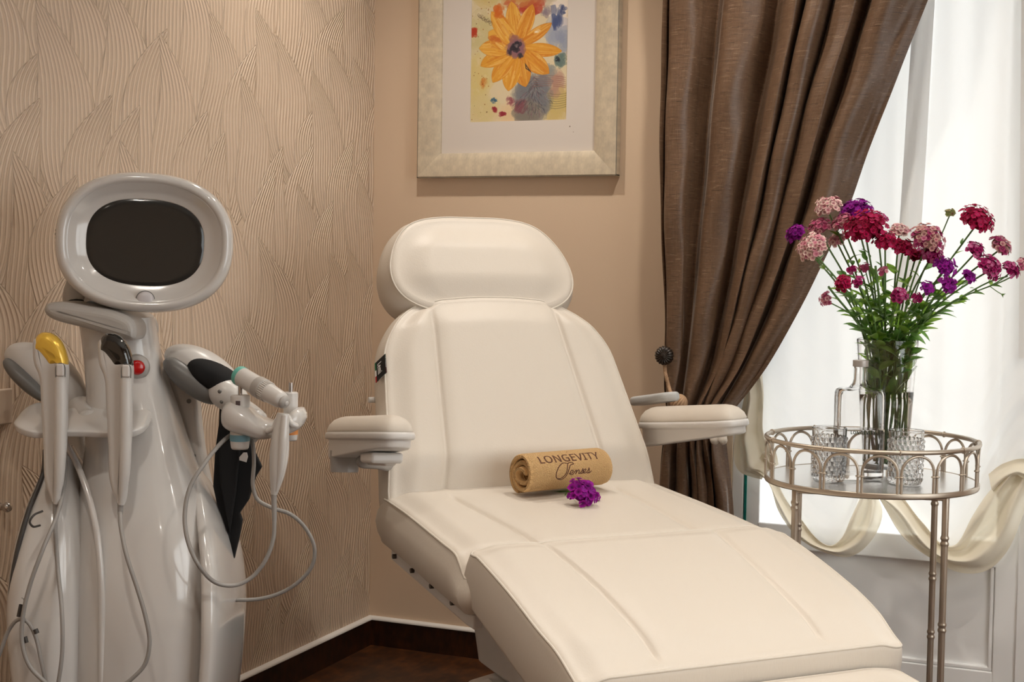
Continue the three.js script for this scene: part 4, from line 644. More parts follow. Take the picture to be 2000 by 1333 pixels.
// right holder contents
{
  const lie = held('lying_handpiece', 'white cylindrical handpiece with a teal end lying on the right holder', 'handpiece');
  const A = V(0.2035,0.9966,0.05), B = V(0.3096,0.9519,0.135), ax = B.clone().sub(A), L = ax.length(), q = new THREE.Quaternion().setFromUnitVectors(V(0, 1, 0), ax.clone().normalize());
  const put = (g) => { g.applyQuaternion(q); g.translate(A.x, A.y, A.z); return g; };
  const tealM = std([.13, .45, .38], .4), blueM = std([.16, .34, .43], .45), orangeM = std([.75, .28, .07], .5);
  part('barrel', put(lathe([[0, -.001], [.017, -.001], [.0195, .002], [.0195, L * .55], [.017, L * .9], [.0135, L * .985], [0, L * .99]], 48)), M.satinWhite, lie);
  part('teal_ring', put(lathe([[.0196, .001], [.0201, .003], [.0201, .011], [.0196, .012]], 48)), tealM, lie, 'teal ring at the end of the barrel');
  part('grey_collar', put(lathe([[.0196, L * .42], [.0215, L * .43], [.0218, L * .54], [.0212, L * .56], [.0196, L * .565]], 48)), M.softGrey, lie);
  { const gs = []; for (let k = 0; k < 30; k++) { const a = k / 30 * 2 * PI, c = new THREE.CapsuleGeometry(.0011, .012, 2, 6); c.translate(Math.cos(a) * .0197, L * .61, Math.sin(a) * .0197); gs.push(c); } part('grip_ribs', put(join(gs)), M.satinWhite, lie); }
  part('end_button', put(lathe([[0, L * 1.045], [.007, L * 1.04], [.0125, L * 1.015], [.0138, L * .985], [.0125, L * .96], [0, L * .96]], 36)), M.softGrey, lie); part('button_dot', put(lathe([[0, L * 1.055], [.004, L * 1.052], [.005, L * 1.038], [0, L * 1.036]], 20)), M.satinWhite, lie);
  // cartridges standing through the holder
  const cartridge = (name, label, top, h, r, bandMat, bandY, bandLabel, mark) => {
    const t = held(name, label, 'cartridge', 'cartridges in the right holder');
    const T0 = V(...top), tr = (g) => { g.translate(T0.x, T0.y - h, T0.z); return g; };
    part('barrel', tr(lathe([[0, 0], [r * .8, 0], [r * .9, .003], [r * .96, h * .1], [r, h * .3], [r, h - .003], [r - .002, h], [0, h]], 44)), M.satinWhite, t);
    part('colour_band', tr(lathe([[r * .94, bandY], [r * 1.015, bandY + .001], [r * 1.02, bandY + .013], [r * .97, bandY + .014]], 44)), bandMat, t, bandLabel);
    const pin = new THREE.CylinderGeometry(.0042, .0042, .02, 14); pin.translate(0, h + .009, 0); part('metal_pin', tr(pin), std([.45, .42, .4], .25, { metalness: .9 }), t);
    if (mark) { const m = box(-.005, .004, h - .019, h - .010, r - .0015, r + .0008); part('printed_mark', tr(m), std([.08, .05, .05], .7), t); const o = new THREE.SphereGeometry(.0055, 14, 10); o.scale(1.2, .8, .5); o.translate(-r * .82, h - .026, r * .6); part('orange_spot', tr(o), orangeM, t); }
  };
  cartridge('treatment_cartridge', 'white cartridge with a blue band at the left end of the right holder', [0.2106,0.9585,0.07], .108, .0195, blueM, .016, 'blue band', true);
  cartridge('treatment_cartridge', 'white cartridge with an orange band at the right end of the right holder', [0.3072,0.9638,0.045], .098, .0145, orangeM, .012, 'orange band', false);
  // slim handpiece hanging in the slot, with its cable
  const hp = held('slim_handpiece', 'slim grey-white handpiece hanging from the right holder on a looping cable', 'handpiece');
  part('handle', rod([[0.304,0.9281,0.118], [0.2996,0.8861,0.12], [0.2968,0.8459,0.12], [0.293,0.8055,0.12], [0.2869,0.7688,0.118]], [.012, .0165, .0185, .0145, .0065], 50, 22), M.satinWhite, hp);
  part('front_rib', rod([[0.3103,0.9257,0.132], [0.3074,0.8783,0.137], [0.3032,0.8278,0.134], [0.2928,0.7759,0.124]], [.007, .008, .007, .003], 40, 14), M.gloss, hp);
  part('strain_relief', rod([[0.2868,0.7728,0.118], [0.2881,0.7163,0.118]], [.0058, .0045], 10, 14), M.cable, hp);
  part('cable', tube([[0.2881,0.7193,0.118], [0.2863,0.6818,0.118], [0.2728,0.6415,0.12], [0.2449,0.6045,0.12], [0.2127,0.5901,0.13], [0.1789,0.6002,0.15], [0.1496,0.6432,0.175], [0.1286,0.6916,0.17], [0.1223,0.7394,0.16], [0.1307,0.7877,0.15], [0.1539,0.8301,0.13], [0.1734,0.8604,0.09], [0.1855,0.874,0.05], [0.2003,0.8819,0.01]], .0042, 160, 10), M.cable, hp);
  part('cable', tube([[0.2218,0.8721,0.03], [0.2328,0.8561,0.05], [0.2368,0.8215,0.06], [0.235,0.7751,0.06], [0.2443,0.7484,0.06], [0.2729,0.7332,0.065], [0.3101,0.7195,0.06], [0.3381,0.6872,0.04], [0.3545,0.6469,0.03], [0.3492,0.609,0.02], [0.325,0.5759,0.01], [0.2859,0.5477,0], [0.2401,0.5308,-0.01], [0.1833,0.5244,-0.02], [0.1581,0.5192,-0.04]], .0040, 160, 10), M.cable, hp);
  part('cable_plug', rod([[0.2188,0.8813,0.02], [0.2269,0.8722,0.03], [0.2331,0.8625,0.035]], [.010, .011, .008], 10, 14), M.softGrey, hp);
  // black cloth draped over the arm and hanging down
  const bc = held('black_cloth', 'black cloth draped over the right arm of the device, hanging to a point', 'cloth');
  const o2 = (x, y) => [x, y];
  { const out = [o2(0.1461,0.9275,-0.05), o2(0.1885,0.9281,-0.05), o2(0.2122,0.8431,-0.05), o2(0.2337,0.7986,-0.05), o2(0.221,0.777,-0.05), o2(0.2074,0.7307,-0.05), o2(0.1884,0.7015,-0.05), o2(0.1938,0.6865,-0.05), o2(0.1875,0.6499,-0.05), o2(0.1739,0.5915,-0.05), o2(0.1599,0.6387,-0.05), o2(0.1447,0.703,-0.05), o2(0.1328,0.7564,-0.05), o2(0.1368,0.8314,-0.05), o2(0.1441,0.8848,-0.05)];
    const g = slab(out, .016, .004, 3); g.translate(0, 0, -.05); part('hanging_panel', g, M.blackCloth, bc); const g2 = slab([o2(0.1503,0.9232,-0.04), o2(0.182,0.9184,-0.04), o2(0.1908,0.8335,-0.04), o2(0.1827,0.748,-0.04), o2(0.1703,0.6623,-0.04), o2(0.1508,0.7582,-0.04), o2(0.1463,0.8435,-0.04)], .014, .005, 3); g2.translate(0, 0, -.036); part('fold', g2, M.blackCloth, bc);
    const pk = slab([o2(0.1907,0.821,-0.03), o2(0.1991,0.8306,-0.03), o2(0.2065,0.8307,-0.03), o2(0.2086,0.8223,-0.03), o2(0.2055,0.8106,-0.03), o2(0.1907,0.8146,-0.03)], .003, .001, 2); pk.translate(0, 0, -.026); part('care_label', pk, M.satinWhite, bc, 'small white label'); }
  { const pod2 = (c, ang, a, b, d) => { const rows = [], K = 30; for (let k = 0; k <= K; k++) { const t = clamp(k / K, .002, .998) * PI, s = Math.sin(t) ** .8, l = -Math.cos(t); rows.push(loop(V(l * a, 0, 0), V(0, b * s, 0), V(0, 0, d * s), 2.3, 36)); } const g = fixOut(skin(rows)); g.rotateZ(ang); g.translate(...c); return g; };
    part('draped_top', pod2([0.1276,0.9874,-0.056], -.50, .058, .032, .060), M.blackCloth, bc); }
}
// small fittings on the wallpapered wall at the left edge
{
  const p = [0,0.9096,1.6574];
  single('wall_plate', box(0, .010, p[1] - .038, p[1] + .038, p[2] - .040, p[2] + .026, .004), std([.62, .49, .38], .5), 'beige plastic wall plate at the left edge of the wallpaper', 'wall plate');
  const k = thing('wall_hook', 'small shiny metal hook on the wallpaper under the wall plate', 'hook', [0,0.6977,1.6498]);
  const kg = new THREE.SphereGeometry(.011, 24, 16); kg.translate(.022, 0, 0); const st = new THREE.CylinderGeometry(.005, .009, .024, 18); st.rotateZ(-PI / 2); st.translate(.012, 0, 0);
  part('hook_ball', kg, std([.6, .58, .56], .15, { metalness: 1 }), k); part('hook_stem', st, std([.6, .58, .56], .2, { metalness: 1 }), k);
}

// ---------- round tray table ----------
const TABLE_AT = [1.6643, 0, 0.6876], TABLE_TURN = 0.14338;
const onTable = (name, label, category, group) => thing(name, label, category, TABLE_AT, TABLE_TURN, group);
M.champagne = std([.49, .425, .35], .38, { metalness: .9 });
const PLATE_Y = [0.0085,0.7496,0][1], RIM_Y = [0.0061,0.8379,0][1], TR = .236;
{
  const t = onTable('tray_table', 'round champagne metal tray table with an arched bamboo gallery and slim legs', 'table');
  part('tray_plate', lathe([[0, PLATE_Y], [TR - .004, PLATE_Y], [TR - .003, PLATE_Y - .003], [TR - .003, PLATE_Y - .008], [0, PLATE_Y - .008]], 96), std([.84, .84, .83], .26, { metalness: .85 }), t, 'mirror-bright tray plate');
  part('lower_band', lathe([[TR - .004, PLATE_Y - .012], [TR + .002, PLATE_Y - .012], [TR + .003, PLATE_Y - .009], [TR + .003, PLATE_Y - .001], [TR + .001, PLATE_Y + .001], [TR - .004, PLATE_Y], [TR - .004, PLATE_Y - .012]], 120), M.champagne, t);
  const rim = new THREE.TorusGeometry(TR, .0052, 14, 160); rim.rotateX(PI / 2); rim.translate(0, RIM_Y, 0); const rimP = part('top_rim', rim, M.champagne, t);
  const N = 18, knot = new THREE.TorusGeometry(.0046, .0020, 8, 18);
  for (let k = 0; k < N; k++) {
    const a = (k + .5) / N * 2 * PI + .09; const nd = new THREE.TorusGeometry(.0056, .0018, 8, 20); nd.translate(0, 0, 0); nd.rotateY(-a); nd.translate(Math.cos(a) * TR, RIM_Y, Math.sin(a) * TR);
    if (k % 2) part('rim_node', nd, M.champagne, rimP);
    // one arch: two posts and a round top
    const a0 = k / N * 2 * PI + .09, half = PI / N * .90, pts = [], h0 = PLATE_Y, h1 = RIM_Y - .008, R0 = half * TR;
    const P3 = (da, y) => V(Math.cos(a0 + da) * TR, y, Math.sin(a0 + da) * TR);
    pts.push(P3(-half, h0)); pts.push(P3(-half, h0 + (h1 - h0 - R0) * .5)); for (let i = 0; i <= 14; i++) { const q = PI - i / 14 * PI; pts.push(P3(Math.cos(q) * half, h1 - R0 + Math.sin(q) * R0)); } pts.push(P3(half, h0 + (h1 - h0 - R0) * .5)); pts.push(P3(half, h0));
    const arch = part('arch', tube(pts, .0031, 48, 8), M.champagne, t);
    for (const s of [-1, 1]) { const kn = knot.clone(); kn.rotateX(PI / 2); kn.scale(.85, 1, .85); const q = P3(s * half, h0 + (h1 - h0 - R0) * .82); kn.translate(q.x, q.y, q.z); part('arch_node', kn, M.champagne, arch); }
  }
  const legs = [[-.160, .145, 0], [.160, .145, 1], [-.166, -.150, 2], [.150, -.150, 3]];
  for (const [x, z, i] of legs) { const pr = [], H = PLATE_Y - .010, r = .0078; pr.push([0, H]); const nodes = [[.12, .33, .55, .70], [.10, .28, .45, .64], [.08, .25, .40, .60], [.16, .36, .50, .68]][i];
    let y = H; const q = [[0, H], [r, H]]; for (const n of nodes.slice().reverse()) { const c = n; q.push([r * .95, c + .012], [r * 1.18, c + .008], [r * 1.18, c + .004], [r * .98, c + .002], [r * .98, c - .002], [r * 1.18, c - .004], [r * 1.18, c - .008], [r * .95, c - .012]); } q.push([r, .004], [r * 1.3, .003], [r * 1.3, 0], [0, 0]);
    const g = lathe(q, 20); g.translate(x, 0, z); part('leg', g, M.champagne, t); }
  part('under_frame', join(box(-.165, .167, PLATE_Y - .022, PLATE_Y - .011, .138, .150, .002), box(-.165, .167, PLATE_Y - .022, PLATE_Y - .011, -.156, -.144, .002), box(-.166, -.154, PLATE_Y - .022, PLATE_Y - .011, -.15, .145, .002), box(.156, .168, PLATE_Y - .022, PLATE_Y - .011, -.15, .145, .002)), M.champagne, t);
}
// glass
M.glass = std([1, 1, 1], 0, { transmission: 1, thickness: .01, ior: 1.5 });
M.water = std([1, 1, 1], 0, { transmission: 1, thickness: .05, ior: 1.333 });
const VASE = [0.0307,0.781,-0.075], vaseTop = [0.0207,1.0635,-0.075][1] - PLATE_Y;
{
  const v = onTable('glass_vase', 'tall clear glass vase holding the bouquet at the back of the tray', 'vase'), X = VASE[0], Z = -.075, h = vaseTop;
  const ro = (y) => lerp(.052, .070, (y / h) ** 1.15), out = [], inn = [];
  for (let i = 0; i <= 14; i++) { const y = i / 14 * h; out.push([ro(y), y]); }
  for (let i = 14; i >= 0; i--) { const y = lerp(.016, h, i / 14); inn.push([ro(y) - .0028, y]); }
  const g = lathe([[0, 0], [.048, 0], ...out, [ro(h) - .0014, h + .0014], ...inn, [0, .016]], 72); g.translate(X, PLATE_Y + .0005, Z); part('vase_glass', g, M.glass, v);
  const wl = h * .62, w = lathe([[0, .0158], [ro(.016) - .0026, .0158], ...[.2, .4, .6, .8, 1].map((k) => [ro(lerp(.016, wl, k)) - .0026, lerp(.016, wl, k)]), [0, wl]], 72); w.translate(X, PLATE_Y + .0005, Z); part('water', w, M.water, v);
}
{
  const b = onTable('water_bottle', 'square-shouldered clear glass water bottle with a grey cap on the tray', 'bottle');
  const c = V(-0.0276,0.7919,0.03); const G0 = new THREE.Group(); 
  const y = (v) => v, H = [-0.032,0.9576,0.03][1] - PLATE_Y, HT = [-0.0337,1.0204,0.03][1] - PLATE_Y;
  const sec = (hw, hd, yy, n) => loop(V(0, yy, 0), V(hw, 0, 0), V(0, 0, hd), n, 72);
  const o = [[.046, .027, 0, 5], [.051, .031, .002, 6], [.0535, .033, .008, 7], [.0535, .033, H - .026, 7], [.0530, .0328, H - .012, 6.8], [.0510, .0315, H - .005, 6.2], [.045, .0285, H - .0015, 5], [.026, .0215, H + .001, 2.8], [.0175, .0175, H + .010, 2.1], [.0150, .0150, H + .020, 2], [.0145, .0145, HT - .016, 2], [.0165, .0165, HT - .014, 2], [.0165, .0165, HT - .010, 2]];
  const i = o.slice(2).map(([a, d, yy, n]) => [a - .0042, d - .0042, yy > H - .03 && yy < HT - .012 ? yy - .003 : yy, n]).reverse(); i[i.length - 1][2] = .018; i[0][2] = HT - .010;
  const rows = [...o, ...i].map((q) => sec(...q)); const turn = .22;
  const place = (g) => { g.rotateY(turn); g.translate(c.x, PLATE_Y + .0005, c.z); return g; };
  part('bottle_glass', place(fixOut(skin(rows))), M.glass, b);
  const lv = [-0.0295,0.8643,0.03][1] - PLATE_Y; part('water', place(fixOut(skin([sec(.0494, .0289, .0179, 7), sec(.0494, .0289, lv, 7)]))), M.water, b);
  part('cap', place(lathe([[0, HT], [.0165, HT], [.0175, HT - .001], [.0175, HT - .0145], [.0160, HT - .0150], [.0160, HT - .0098], [0, HT - .0098]], 40)), std([.42, .39, .37], .4, { metalness: .3 }), b, 'grey bottle cap');
  const tx = canvasTexture(512, 96, (g, w, h) => { g.fillStyle = '#000'; g.fillRect(0, 0, w, h); g.fillStyle = '#fff'; g.font = 'bold 80px sans-serif'; g.textAlign = 'center'; g.textBaseline = 'middle'; g.fillText('LONGEVITY', w / 2, h / 2 + 4); }, false); tx.wrapS = tx.wrapT = THREE.ClampToEdgeWrapping;
  const ly = [-0.0214,0.8553,0.03][1] - PLATE_Y, lg = new THREE.PlaneGeometry(.066, .012); lg.translate(.002, ly + .004, .0338); part('printed_lettering', place(lg), std([.02, .04, .025], .6, { alphaMap: tx, transparent: true, side: THREE.DoubleSide }), b, 'dark printed lettering');
}
{ // hobnail tumblers
  const H = .121, NA = 132, NYr = 66, cols = 22, rws = 9;
  const rad = (y) => .0345 + .0040 * y / H;
  const rows = [[V(0, 0, 0), 0]].slice(0, 0); const R = [];
  const ring = (r, y) => { const o = []; for (let i = 0; i < NA; i++) { const a = i / NA * 2 * PI; o.push(V(Math.cos(a) * r, y, Math.sin(a) * r)); } return o; };
  R.push(ring(.001, 0), ring(.028, 0), ring(.031, .001));
  for (let j = 0; j <= NYr; j++) { const y = .002 + j / NYr * (H - .006), o = []; const q = (y - .006) / (H - .026) * rws, row = Math.floor(q), fy = q - row - .5; for (let i = 0; i < NA; i++) { const a = i / NA * 2 * PI, p = i / NA * cols + (row % 2 ? .5 : 0), fx = p - Math.floor(p) - .5; const d2 = fx * fx + fy * fy * .95; const bump = q > 0 && q < rws ? .0034 * Math.sqrt(Math.max(0, 1 - d2 * 4.2)) : 0; const r = rad(y) + bump; o.push(V(Math.cos(a) * r, y, Math.sin(a) * r)); } R.push(o); }
  R.push(ring(rad(H) + .0004, H - .001), ring(rad(H) - .001, H), ring(rad(H) - .0026, H - .001), ring(rad(.06) - .0032, .06), ring(rad(.018) - .0036, .018), ring(.026, .0135), ring(.001, .013));
  const g = fixOut(skin(R));
  const put = (name, label, p) => { const m = single(name, g, M.glass, label, 'glass', 'hobnail tumblers on the tray'); m.position.set(p[0], PLATE_Y + .0006, p[2]); return m; };
  put('hobnail_tumbler', 'clear hobnail glass tumbler left of the bottle', [1.5865,0.796,0.7847]);
  put('hobnail_tumbler', 'clear hobnail glass tumbler right of the bottle', [1.7497,0.8027,0.751]);
}

// ---------- sweet williams ----------
M.petal = new THREE.MeshPhysicalMaterial({ vertexColors: true, roughness: .85, specularIntensity: .25, transmission: .12, thickness: 0, side: THREE.DoubleSide });
M.stem = std([.10, .20, .055], .55);
M.leaf = std([.27, .47, .06], .45, { transmission: .5, thickness: 0, side: THREE.DoubleSide });
M.leafDark = std([.13, .29, .05], .45, { transmission: .4, thickness: 0, side: THREE.DoubleSide });
M.sepal = std([.13, .24, .06], .6, { side: THREE.DoubleSide });
const PAL = {
  crimson: [['#8a0430', '#9c063a', '#b00a48'], ['#430216', '#a83a62']], magenta: [['#8c1050', '#a01a5e', '#b43a78'], ['#4a0628', '#c07a9c']],
  pale: [['#ecd0c6', '#f2dfd4', '#dba0aa', '#ecc4c0'], ['#8f2850', '#b45572']], pink: [['#b86a82', '#c98a96', '#a84c6c', '#d4aaa8'], ['#8f1d4b', '#b84a72']],
  purple: [['#780a74', '#8a0e86', '#9c1892'], ['#2c0434', '#86308e']], twotone: [['#c99a92', '#b9788a', '#cda79b', '#a03a66'], ['#6c0f3a', '#8c1f50']], bud: [['#9aa06a', '#8f8a5a'], ['#6a7a3a', '#7c4a44']] };
function flowerHead(c, axis, R, pal, n, fr) {
  const P = [], C = [], I = [], [tips, cores] = PAL[pal], q = new THREE.Quaternion().setFromUnitVectors(V(0, 1, 0), axis.clone().normalize());
  const col = new THREE.Color(), core = new THREE.Color();
  for (let k = 0; k < n; k++) {
    const z = 1 - (k + .5) / n * 1.12, rad = Math.sqrt(Math.max(0, 1 - z * z)), th = k * 2.39996 + rr(-.2, .2), d = V(Math.cos(th) * rad, z, Math.sin(th) * rad), pos = d.clone().multiply(V(1, .74, 1)).multiplyScalar(R * rr(.78, 1.06));
    const qq = new THREE.Quaternion().setFromUnitVectors(V(0, 1, 0), d.clone().lerp(V(rr(-.6, .6), 1, rr(-.6, .6)), .35).normalize()), spin = rr(0, 6);
    const f = fr * rr(.8, 1.15); col.set(tips[Math.floor(rnd() * tips.length)]); core.set(cores[Math.floor(rnd() * cores.length)]);
    const o = P.length / 3, add = (x, y, zz, cc) => { const v = V(x, y, zz).applyQuaternion(qq).add(pos).applyQuaternion(q).add(c); P.push(v.x, v.y, v.z); C.push(cc.r, cc.g, cc.b); };
    add(0, -.12 * f, 0, core);
    for (let p = 0; p < 5; p++) { const a = spin + p / 5 * 2 * PI, s = (da, l, h, cc) => add(Math.cos(a + da) * l * f, h * f, Math.sin(a + da) * l * f, cc), mid = col.clone().lerp(core, .35), lift = rr(.0, .35); const b = P.length / 3;
      s(-.56, .55, lift * .4, mid); s(-.62, .92, lift, col); s(-.25, 1.08, lift * 1.1, col); s(0, 1.02, lift, col); s(.25, 1.08, lift * 1.1, col); s(.62, .92, lift, col); s(.56, .55, lift * .4, mid);
      for (let t = 0; t < 6; t++) I.push(o, b + t + 1, b + t); }
  }
  { // leafy core under the florets
    const s = new THREE.IcosahedronGeometry(R * .78, 2).attributes.position; core.set(tips[0]).multiplyScalar(.75); for (let i = 0; i < s.count; i++) { const v = V(s.getX(i), Math.max(-.25 * R, s.getY(i)) * .74, s.getZ(i)).applyQuaternion(q).add(c); I.push(P.length / 3); P.push(v.x, v.y, v.z); C.push(core.r, core.g, core.b); } }
  const g = new THREE.BufferGeometry(); g.setAttribute('position', new THREE.Float32BufferAttribute(P, 3)); g.setAttribute('color', new THREE.Float32BufferAttribute(C, 3)); g.setAttribute('uv', new THREE.Float32BufferAttribute(new Float32Array(P.length / 3 * 2), 2)); g.setIndex(I); g.computeVertexNormals(); return g;
}
function bracts(c, axis, R, n = 9) { // pointed green sepals under a head
  const gs = [], q = new THREE.Quaternion().setFromUnitVectors(V(0, 1, 0), axis.clone().normalize());
  for (let k = 0; k < n; k++) { const a = k / n * 2 * PI + rr(-.3, .3), g = new THREE.ConeGeometry(.0022, R * rr(.5, .85), 5); g.translate(0, R * .35, 0); g.rotateZ(-rr(.7, 1.25)); g.rotateY(a); g.translate(0, -R * .28, 0); g.applyQuaternion(q); g.translate(c.x, c.y, c.z); gs.push(g); }
  return join(gs);
}
function leafGeo(p, dir, len, wd, curl = .3, roll = 0) {
  const d = dir.clone().normalize(), side = V(-d.z, 0, d.x); if (side.lengthSq() < .01) side.set(1, 0, 0); side.normalize().applyAxisAngle(d, roll); const up = side.clone().cross(d).normalize(), rows = [];
  for (let j = 0; j <= 9; j++) { const s = j / 9, w = wd * Math.sin(PI * Math.min(.98, .06 + s * .94)) ** .8 * (1 - .25 * s), c = p.clone().addScaledVector(d, len * s * (1 - .1 * curl * s)).addScaledVector(up, -curl * len * s * s * .6), r = []; for (let i = -2; i <= 2; i++) r.push(c.clone().addScaledVector(side, w * i / 2).addScaledVector(up, -Math.abs(i) / 2 * -w * .28)); rows.push(r); }
  return skin(rows, { closed: false });
}
const NECK = V(VASE[0], PLATE_Y + vaseTop, -.075);
let stemNo = 0;
function stemFlower(u, R, pal, label, opt = {}) {
  const t = onTable('sweet_william', label, 'flower', 'cut flowers in the glass vase'), H = V(...u), k = stemNo++;
  const side = (H.x - NECK.x), nx = clamp(side * .28, -.052, .052) + rr(-.006, .006), nz = clamp((H.z - NECK.z) * .35, -.045, .045) + rr(-.008, .008);
  const base = V(NECK.x + nx * .45 + rr(-.020, .020), PLATE_Y + .022 + rr(0, .02), NECK.z + nz * .3 + rr(-.024, .024));
  const neck = V(NECK.x + nx, NECK.y - .004, NECK.z + nz);
  const m1 = neck.clone().lerp(H, .45).add(V(side * -.06, .012, 0));
  const pts = [base, neck, m1, opt.droop ? H.clone().add(V(-Math.sign(side) * .03, -.03, 0)) : neck.clone().lerp(H, .82).add(V(0, .004, 0)), H.clone().add(V(0, -R * .3, 0))];
  const cv = new THREE.CatmullRomCurve3(pts, false, 'centripetal');
  part('stem', new THREE.TubeGeometry(cv, 48, opt.thin ? .0015 : .0021, 7), M.stem, t);
  const tan = cv.getTangentAt(1), axis = tan.clone().lerp(V(0, .2, .75), opt.face ?? .38).normalize();
  if (R > 0) { part('flower_head', flowerHead(H, axis, R, pal, Math.max(7, Math.round(opt.n ?? (R / .0060) ** 2 * 2.0)), opt.fr ?? .0062), M.petal, t); part('bracts', bracts(H, axis, R * .95, R > .02 ? 12 : 7), M.sepal, t); }
  const at = opt.leaves ?? [.3, .46, .56, .63, .70, .78, .87];
  for (const s of at) for (const w of [-1, 1]) { if (rnd() < (s < .42 ? .62 : .14)) continue; const p = cv.getPointAt(clamp(s + rr(-.05, .05), .1, .93)), tg = cv.getTangentAt(s), a = rr(0, PI), out = V(Math.cos(a) * w, 0, Math.sin(a) * w); const inV = s < .42, len = inV ? rr(.045, .07) : rr(.036, .062) * (s > .66 ? .72 : 1) * (s > .8 ? .7 : 1);
    part('leaf', leafGeo(p, tg.clone().multiplyScalar(inV ? 1.4 : .7).add(out.multiplyScalar(inV ? .35 : .8)), len, len * rr(.15, .28), rr(.1, .8), rr(-1, 1)), rnd() < .5 ? M.leaf : M.leafDark, t); }
  return t;
}
const px = .001166;
const F = [
  [[-0.1111,1.3699,-0.06], 29, 'pale', 'pale pink sweet william head, topmost at the left of the bouquet'],
  [[-0.0489,1.3612,-0.1], 34, 'purple', 'purple sweet william head behind the large crimson head'],
  [[-0.1812,1.3065,-0.02], 23, 'purple', 'purple sweet william head at the far left of the bouquet'],
  [[-0.1294,1.3208,-0.05], 25, 'pink', 'pink sweet william head under the topmost pale head'],
  [[-0.142,1.2744,0.01], 33, 'pale', 'pale pink and rose sweet william head at the lower left against the curtain'],
  [[-0.0749,1.3326,-0.04], 24, 'pink', 'pink sweet william head tucked left of the large crimson head'],
  [[-0.0261,1.3199,0], 43, 'crimson', 'largest crimson sweet william head at the upper left of the bouquet'],
  [[0.0185,1.2897,0.02], 24, 'crimson', 'small crimson head at the right edge of the largest crimson head'],
  [[0.0493,1.3155,-0.07], 21, 'pale', 'half-open pale greenish pink head left of the two-tone head'],
  [[0.0582,1.2767,0], 22, 'crimson', 'crimson head just below the half-open pale head'],
  [[0.1091,1.2974,0.02], 35, 'twotone', 'round rose and cream two-tone head in the middle right'],
  [[0.1186,1.2623,0], 25, 'magenta', 'magenta head under the round two-tone head'],
  [[0.2152,1.3406,-0.02], 35, 'crimson', 'crimson sweet william head, topmost at the right of the bouquet'],
  [[0.1591,1.3564,-0.05], 11, 'bud', 'closed green bud standing between the two-tone and crimson heads', { thin: 1, leaves: [.6, .78], fr: .0055 }],
  [[0.2138,1.2726,0], 19, 'magenta', 'rose magenta head below the topmost right crimson head'],
  [[0.2679,1.2828,-0.03], 24, 'twotone', 'rose and cream head right of the crimson head at the right'],
  [[0.2427,1.2352,0.02], 26, 'magenta', 'spread magenta cluster low on the right side'],
  [[0.2898,1.2302,0], 19, 'magenta', 'magenta rose head second from the right edge of the photo', { droop: 1, thin: 1 }],
  [[0.3182,1.241,-0.02], 17, 'pink', 'pink head cut by the right edge of the photo', { droop: 1, thin: 1 }],
  [[0.1489,1.2339,0.03], 22, 'purple', 'purple cluster below the two-tone head'],
  [[0.1556,1.1954,0.05], 17, 'purple', 'dark purple cluster, lowest of the purple ones at the right', { thin: 1 }],
  [[0.1989,1.2142,0.04], 14, 'purple', 'small loose purple floret cluster right of the dark purple one', { thin: 1 }],
  [[0.112,1.188,0.06], 13, 'purple', 'tiny purple floret head beside pale green sepals', { thin: 1 }],
  [[-0.0717,1.195,0.05], 17, 'crimson', 'small dark crimson head low on the left side', { thin: 1 }],
  [[-0.038,1.1991,0.06], 10, 'magenta', 'tiny magenta floret low on the left side', { thin: 1 }],
  [[0.0522,1.1688,0.07], 15, 'magenta', 'small bright magenta head low in the centre', { thin: 1 }],
  [[-0.1089,1.158,0.02], 13, 'pink', 'small drooping pink head at the lower left', { thin: 1 }],
  [[-0.0238,1.2293,-0.02], 12, 'pink', 'small pink head under the largest crimson head', { thin: 1 }],
  [[0.0169,1.2251,0.02], 10, 'pink', 'tiny pink head in the centre of the bouquet', { thin: 1 }],
  [[-0.0887,1.2932,-0.08], 20, 'pale', 'cream pink head behind the lower left pale head'],
  [[-0.0007,1.3416,-0.08], 20, 'magenta', 'magenta head peeping over the right of the largest crimson head'],
  [[0.0867,1.2591,-0.05], 18, 'crimson', 'crimson head low between the small crimson head and the two-tone head'],
  [[-0.0527,1.2253,0.02], 9, 'magenta', 'tiny rose floret left of the small pink head', { thin: 1 }],
  [[0.0911,1.1647,0.05], 9, 'magenta', 'tiny rose floret right of the small bright magenta head', { thin: 1 }],
];
for (const [p, r, pal, label, opt] of F) stemFlower(p, r * px * .96, pal, label, opt);
// the big clear leaves and a few leafy shoots
const shoot = (name, label, p, leaves) => { const t = onTable(name, label, 'foliage', 'leafy shoots in the glass vase'), H = V(...p), nx = clamp((H.x - NECK.x) * .3, -.05, .05); const cv = new THREE.CatmullRomCurve3([V(NECK.x - nx * .4, PLATE_Y + .03, NECK.z), V(NECK.x + nx, NECK.y - .01, NECK.z + .03), H], false, 'centripetal'); part('stem', new THREE.TubeGeometry(cv, 30, .0026, 8), M.stem, t); for (const [s, dx, dy, dz, len, w, m] of leaves) part('leaf', leafGeo(cv.getPointAt(s), V(dx, dy, dz), len, w, .35, rr(-.9, .9)), m ? M.leafDark : M.leaf, t); return t; };
shoot('leafy_shoot', 'thick leafy shoot with the broadest leaf in the middle of the bouquet', [-0.0012,1.2341,0.03], [[.80, -1, .25, .35, .062, .011, 1], [.82, .8, .5, .4, .042, .010, 0], [.70, .9, .55, .3, .05, .012, 0], [.62, -.6, .9, .5, .045, .012, 1], [.55, .5, 1, .4, .055, .011, 0], [.92, -.4, 1, .3, .045, .009, 1], [.46, -.7, .8, .6, .05, .013, 0]]);
